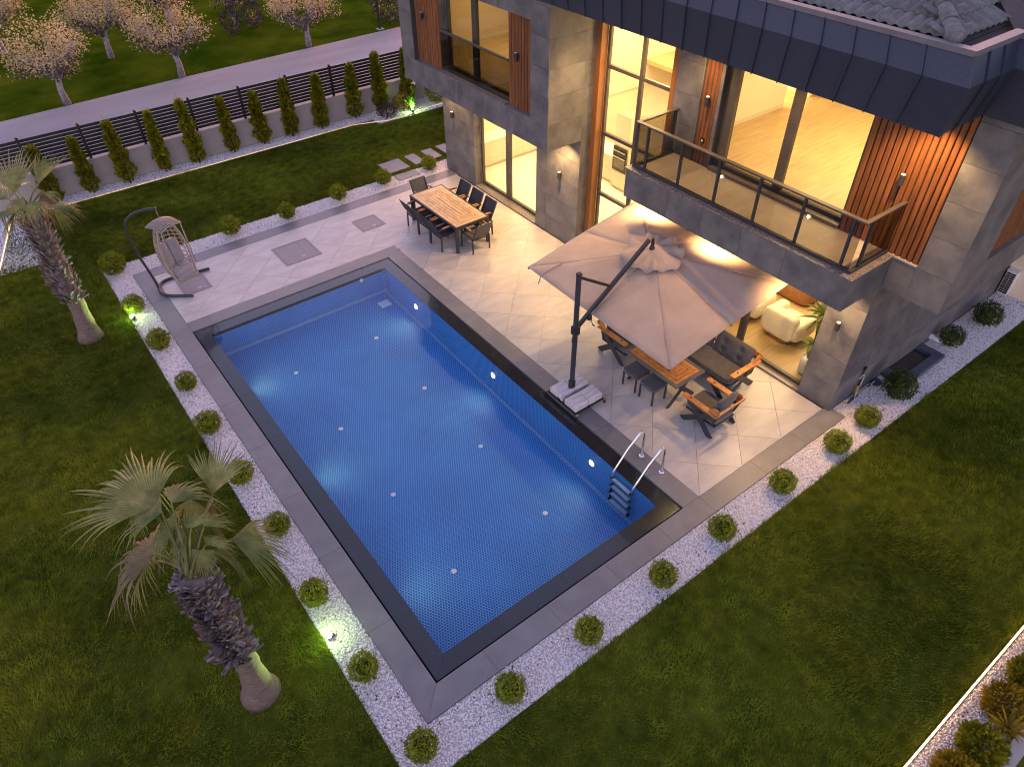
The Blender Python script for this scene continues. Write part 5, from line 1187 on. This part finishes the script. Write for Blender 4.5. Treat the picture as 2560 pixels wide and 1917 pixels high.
FR = [((800, 720, 3.5), (330, 400, 3.7), 34, 'palm_leaf', .5, 1.25), ((1320, 600, 3.4), (1390, 190, 3.7), 28, 'palm_leaf', .3, .85), ((960, 680, 3.7), (1200, 450, 3.6), 22, 'palm_leaf', 1.0, 1.05), ((1480, 990, 3.15), (1930, 1050, 2.8), 28, 'palm_leaf', .7, .95),
      ((820, 1110, 2.9), (420, 1210, 2.6), 26, 'palm_dry', 1.2, 1.3), ((1200, 1085, 3.3), (1190, 1290, 3.1), 30, 'palm_leaf', 1.0, 1.75), ((1000, 880, 3.35), (760, 980, 3.15), 26, 'palm_leaf', .7, 1.4), ((880, 760, 3.55), (520, 810, 3.35), 26, 'palm_leaf', 1.1, 1.0),
      ((1320, 640, 3.2), (1330, 900, 2.7), 20, 'palm_dry', .8, .8), ((1260, 1040, 3.35), (1450, 960, 3.2), 22, 'palm_leaf', .9, 1.1), ((1130, 640, 3.3), (1150, 860, 3.0), 22, 'palm_leaf', .9, 1.0), ((760, 1170, 2.65), (680, 1380, 2.1), 18, 'palm_dry', .9, .8),
      ((1090, 960, 3.4), (900, 1130, 3.2), 26, 'palm_leaf', .9, 1.4), ((1130, 900, 3.5), (1160, 720, 3.6), 24, 'palm_leaf', .8, 1.2), ((1240, 880, 3.4), (1420, 760, 3.3), 24, 'palm_leaf', .8, 1.1), ((1120, 1080, 3.15), (980, 1260, 2.8), 20, 'palm_dry', 1.2, 1.1), ((1330, 1080, 3.15), (1560, 1190, 2.7), 20, 'palm_leaf', 1.2, .8)]
for i, (H, T, n, mt, dr, sp) in enumerate(FR): frond(t, off, CT+Vector((random.uniform(-.05, .05), random.uniform(-.05, .05), random.uniform(-.05, .1))), zq(Y5, *H), zq(Y5, *T), 0, n, mt, 100+i, dr, sp)
t, off = palm('fan_palm', 'far fan palm at the left edge near the hanging chair', (-1.88, 11.5, 0), (-1.84, 11.62, 2.95), .26, .17, .32, 9)
CT = Vector((-1.84, 11.62, 3.0))
FR = [((130, 430, 3.45), (95, 130, 3.8), 24, 'palm_leaf', .1, .6), ((330, 350, 3.55), (420, 90, 3.9), 24, 'palm_leaf', .25, .6), ((440, 540, 3.3), (690, 555, 3.15), 28, 'palm_leaf', .6, .95), ((460, 570, 3.2), (590, 680, 2.9), 22, 'palm_leaf', .8, .95),
      ((140, 600, 3.3), (-120, 620, 3.1), 26, 'palm_leaf', .8, 1.0), ((80, 480, 3.4), (-130, 350, 3.4), 26, 'palm_leaf', .6, .9), ((200, 460, 3.5), (80, 600, 3.35), 24, 'palm_leaf', 1.0, 1.0), ((380, 420, 3.45), (500, 440, 3.4), 22, 'palm_leaf', .6, .8), ((270, 560, 3.4), (180, 630, 3.25), 24, 'palm_dry', 1.0, 1.3), ((370, 400, 3.3), (460, 650, 2.85), 20, 'palm_dry', .8, .6),
      ((260, 500, 3.55), (330, 600, 3.45), 24, 'palm_leaf', .9, 1.2), ((180, 540, 3.4), (60, 700, 3.0), 20, 'palm_leaf', 1.0, .9)]
for i, (H, T, n, mt, dr, sp) in enumerate(FR): frond(t, off, CT+Vector((random.uniform(-.05, .05), random.uniform(-.05, .05), random.uniform(-.05, .1))), zq(Z6, *H), zq(Z6, *T), 0, n, mt, 200+i, dr, sp)

# ------------------------------------------------------------------ orchard trees beyond the road
def orchard(x, y, h, R, seed, label, n=3000):
    t = thing('orchard_tree', label, 'tree', (x, y, -.07), 0, 'autumn orchard trees beyond the road'); Q = random.Random(seed); g = np.random.default_rng(seed)
    tr = MB(); tr.tube([(0, 0, -.05), (.05*Q.uniform(-1, 1), .04, h*.14), (.1*Q.uniform(-1, 1), .02, h*.30)], [.15, .11, .09], 9)
    tips = []
    for k in range(7):
        a = 2*PI*k/7+Q.uniform(-.3, .3); e = Q.uniform(.5, 1.1); L = R*Q.uniform(.6, .9)
        p0 = Vector((0, 0, h*Q.uniform(.18, .30))); p1 = p0+Vector((math.cos(a)*L*.5, math.sin(a)*L*.5, h*.18*e)); p2 = p1+Vector((math.cos(a+.3)*L*.5, math.sin(a+.3)*L*.5, h*.16*e)); tr.tube([p0, p1, p2], [.06, .04, .012], 7); tips += [p1, p2]
        for q_ in range(3):
            b_ = a+Q.uniform(-.9, .9); p3 = p1+Vector((math.cos(b_)*L*.5, math.sin(b_)*L*.5, h*Q.uniform(.02, .3))); tr.tube([p1, p3], [.025, .006], 5); tips.append(p3)
    tr.build('trunk', 'bark_pale', t, smooth=True)
    C = np.array([(R*.62*g.normal(), R*.62*g.normal(), 0) for _ in range(46)]); C = C[np.linalg.norm(C, axis=1) < R*.95]; C[:, 2] = h*(.42+.46*g.random(len(C))*(1-(np.linalg.norm(C[:, :2], axis=1)/R)**2)); C = np.concatenate([C, np.array([tuple(p) for p in tips])])
    i = g.integers(0, len(C), n); q = g.normal(0, 1, (n, 3)); q /= np.linalg.norm(q, axis=1)[:, None]; P = C[i]+q*(g.uniform(.1, 1, n)**.5*R*.26)[:, None]
    v = leaf_cloud(P, q, .085, 1.5, .7, .4); link('crown', raw_mesh('crown', v, np.arange(len(v)), 4, 'orchard_leaf'), t)
    lo = np.argsort(P[:, 2])[:n//3]; k = g.choice(lo, n//5); PS = P[k]*np.array([.8, .8, .92]); v = leaf_cloud(PS, q[k], .12, 1.4, .7, .2); link('shade_leaves', raw_mesh('shade_leaves', v, np.arange(len(v)), 4, 'orchard_shade'), t)  # darker leaf set: shade inside the crown put into the leaf colour
for x, y, h, R, sd, lab in ((1.02, 26.95, 3.6, 1.65, 21, 'pale leaved orchard tree nearest the road at the left'), (5.36, 27.2, 3.5, 1.55, 22, 'pale leaved orchard tree nearest the road, middle one'), (11.04, 27.5, 3.4, 1.5, 23, 'pale leaved orchard tree nearest the road beside the house'), (3.75, 31.4, 3.6, 1.6, 24, 'orchard tree behind, between the two left front trees'), (9.7, 32.5, 3.2, 1.2, 25, 'small orchard tree behind the middle front tree'), (.2, 35.0, 3.6, 1.6, 26, 'orchard tree at the top left edge of the view'), (7.2, 33.8, 3.4, 1.3, 28, 'orchard tree behind at the top edge above the middle tree')):
    orchard(x, y, h, R, sd, lab)
for x, y, lab in ((9.1, 31.3, 'small dark bush in the field, left of the pair'), (10.3, 31.7, 'small dark bush in the field, right of the pair')): bush('field_bush', lab, 'bush', x, y, .45, 700, 'orchard_shade', .12, sz=1.3)
bush('field_bush', 'dark tall bush at the far edge of the house beyond the road', 'bush', 15.7, 28.4, .9, 1800, 'orchard_shade', .14, sz=1.4)
t = thing('utility_pole', 'thin dark pole beyond the road beside the house', 'pole', (14.75, 27.75, -.07)); MB().tube([(0, 0, -.1), (0, 0, 3.6)], [.07, .06], 10).build('shaft', 'twig', t); MB().box(-.15, .15, -.15, .15, -.05, .02).build('foot', 'plaster', t); MB().box(-.3, .3, -.03, .03, 3.3, 3.38).build('crossbar', 'twig', t)

# ------------------------------------------------------------------ side yard items
t = thing('light_well', 'sunken light well with dark stone rim by the side wall', 'light well', (11.8, -.38, 0)); off = (11.8, -.38, 0)
for q in ((11.02, 12.60, -.64, -.45), (11.02, 11.25, -.449, -.101), (12.39, 12.60, -.449, -.101)): MB().box(q[0], q[1], q[2], q[3], -.05, .06).build('rim', 'well_stone', t, off=off, bevel=.004)
MB().box(11.251, 12.389, -.449, -.101, -.05, -.02).build('cover_glass', 'well_glass', t, off=off)
t = thing('outdoor_unit', 'white air conditioner outdoor unit by the side wall', 'air conditioner', (16.2, -.22, 0)); off = (16.2, -.22, 0)
MB().box(15.82, 16.62, -.37, -.14, .04, .68).build('casing', 'white_plastic', t, off=off, bevel=.012); MB().box(15.80, 16.64, -.385, -.13, .6805, .70).build('lid', 'white_plastic', t, off=off, bevel=.006)
for s_ in (0, 1):
    for k in range(10): MB().box(15.806, 15.8195, -.352+s_*.10, -.262+s_*.10, .10+k*.055, .138+k*.055).build('grille_slot', 'dark_frame', t, off=off)
MB().lathe([(.0, 0), (.24, 0), (.25, .015), (.22, .02)], 22, c=(0, 0, 0), M=Matrix.Rotation(PI/2, 3, 'X')).build('fan_guard', 'grey_plastic', t, off=None, loc=(.05, -.152, .36))
for x in (15.95, 16.5): MB().box(x-.03, x+.03, -.36, -.15, -.02, .039).build('foot', 'grey_plastic', t, off=off)
t = thing('floor_mop', 'dark round headed mop lying on the gravel', 'mop', (10.15, -.2, 0)); off = (10.15, -.2, 0)
MB().tube([(9.67, -.215, .035), (10.02, -.2, .035)], .022, 8).build('grip', 'navy', t, off=off); MB().tube([(10.02, -.2, .035), (10.66, -.18, .04)], .011, 8).build('handle', 'steel', t, off=off); MB().lathe([(.0, .0), (.12, .0), (.13, .02), (.05, .035), (.0, .04)], 20, c=(10.7, -.185, 0)).build('head', 'navy', t, off=off)
MB().tube([(10.40, -.187, .037), (10.50, -.184, .038)], .018, 8).build('joint', 'navy', t, off=off)
t = thing('hand_pump', 'yellow and black hand sprayer leaning on the side wall', 'sprayer', (9.95, -.16, 0)); off = (9.95, -.16, 0)
MB().tube([(9.94, -.19, -.02), (9.97, -.16, .30)], .032, 12).build('tank', 'yellow_pump', t, off=off, smooth=True); MB().tube([(9.97, -.16, .305), (10.05, -.13, .66)], .018, 10).build('barrel', 'black_metal', t, off=off, smooth=True)
MB().tube(smooth_path([(9.94, -.2, .05), (9.85, -.24, .02), (9.86, -.22, .14), (9.97, -.19, .2), (10.04, -.17, .34), (10.07, -.16, .5), (9.99, -.16, .56), (9.9, -.16, .5)]), .006, 6).build('hose', 'white_plastic', t, off=off)
MB().box(10.03, 10.075, -.15, -.105, .661, .72).build('handle', 'black_metal', t, off=off)
t = thing('drain_pipe', 'short pale drain pipe at the foot of the side wall', 'pipe', (12.95, -.2, 0)); MB().tube([(0, .1, .07), (0, -.06, .07), (.05, -.12, .05)], .055, 12).build('elbow', 'white_plastic', t, smooth=True); MB().tube([(0, .1, .07), (0, .02, .07)], .07, 12).build('collar', 'white_plastic', t)
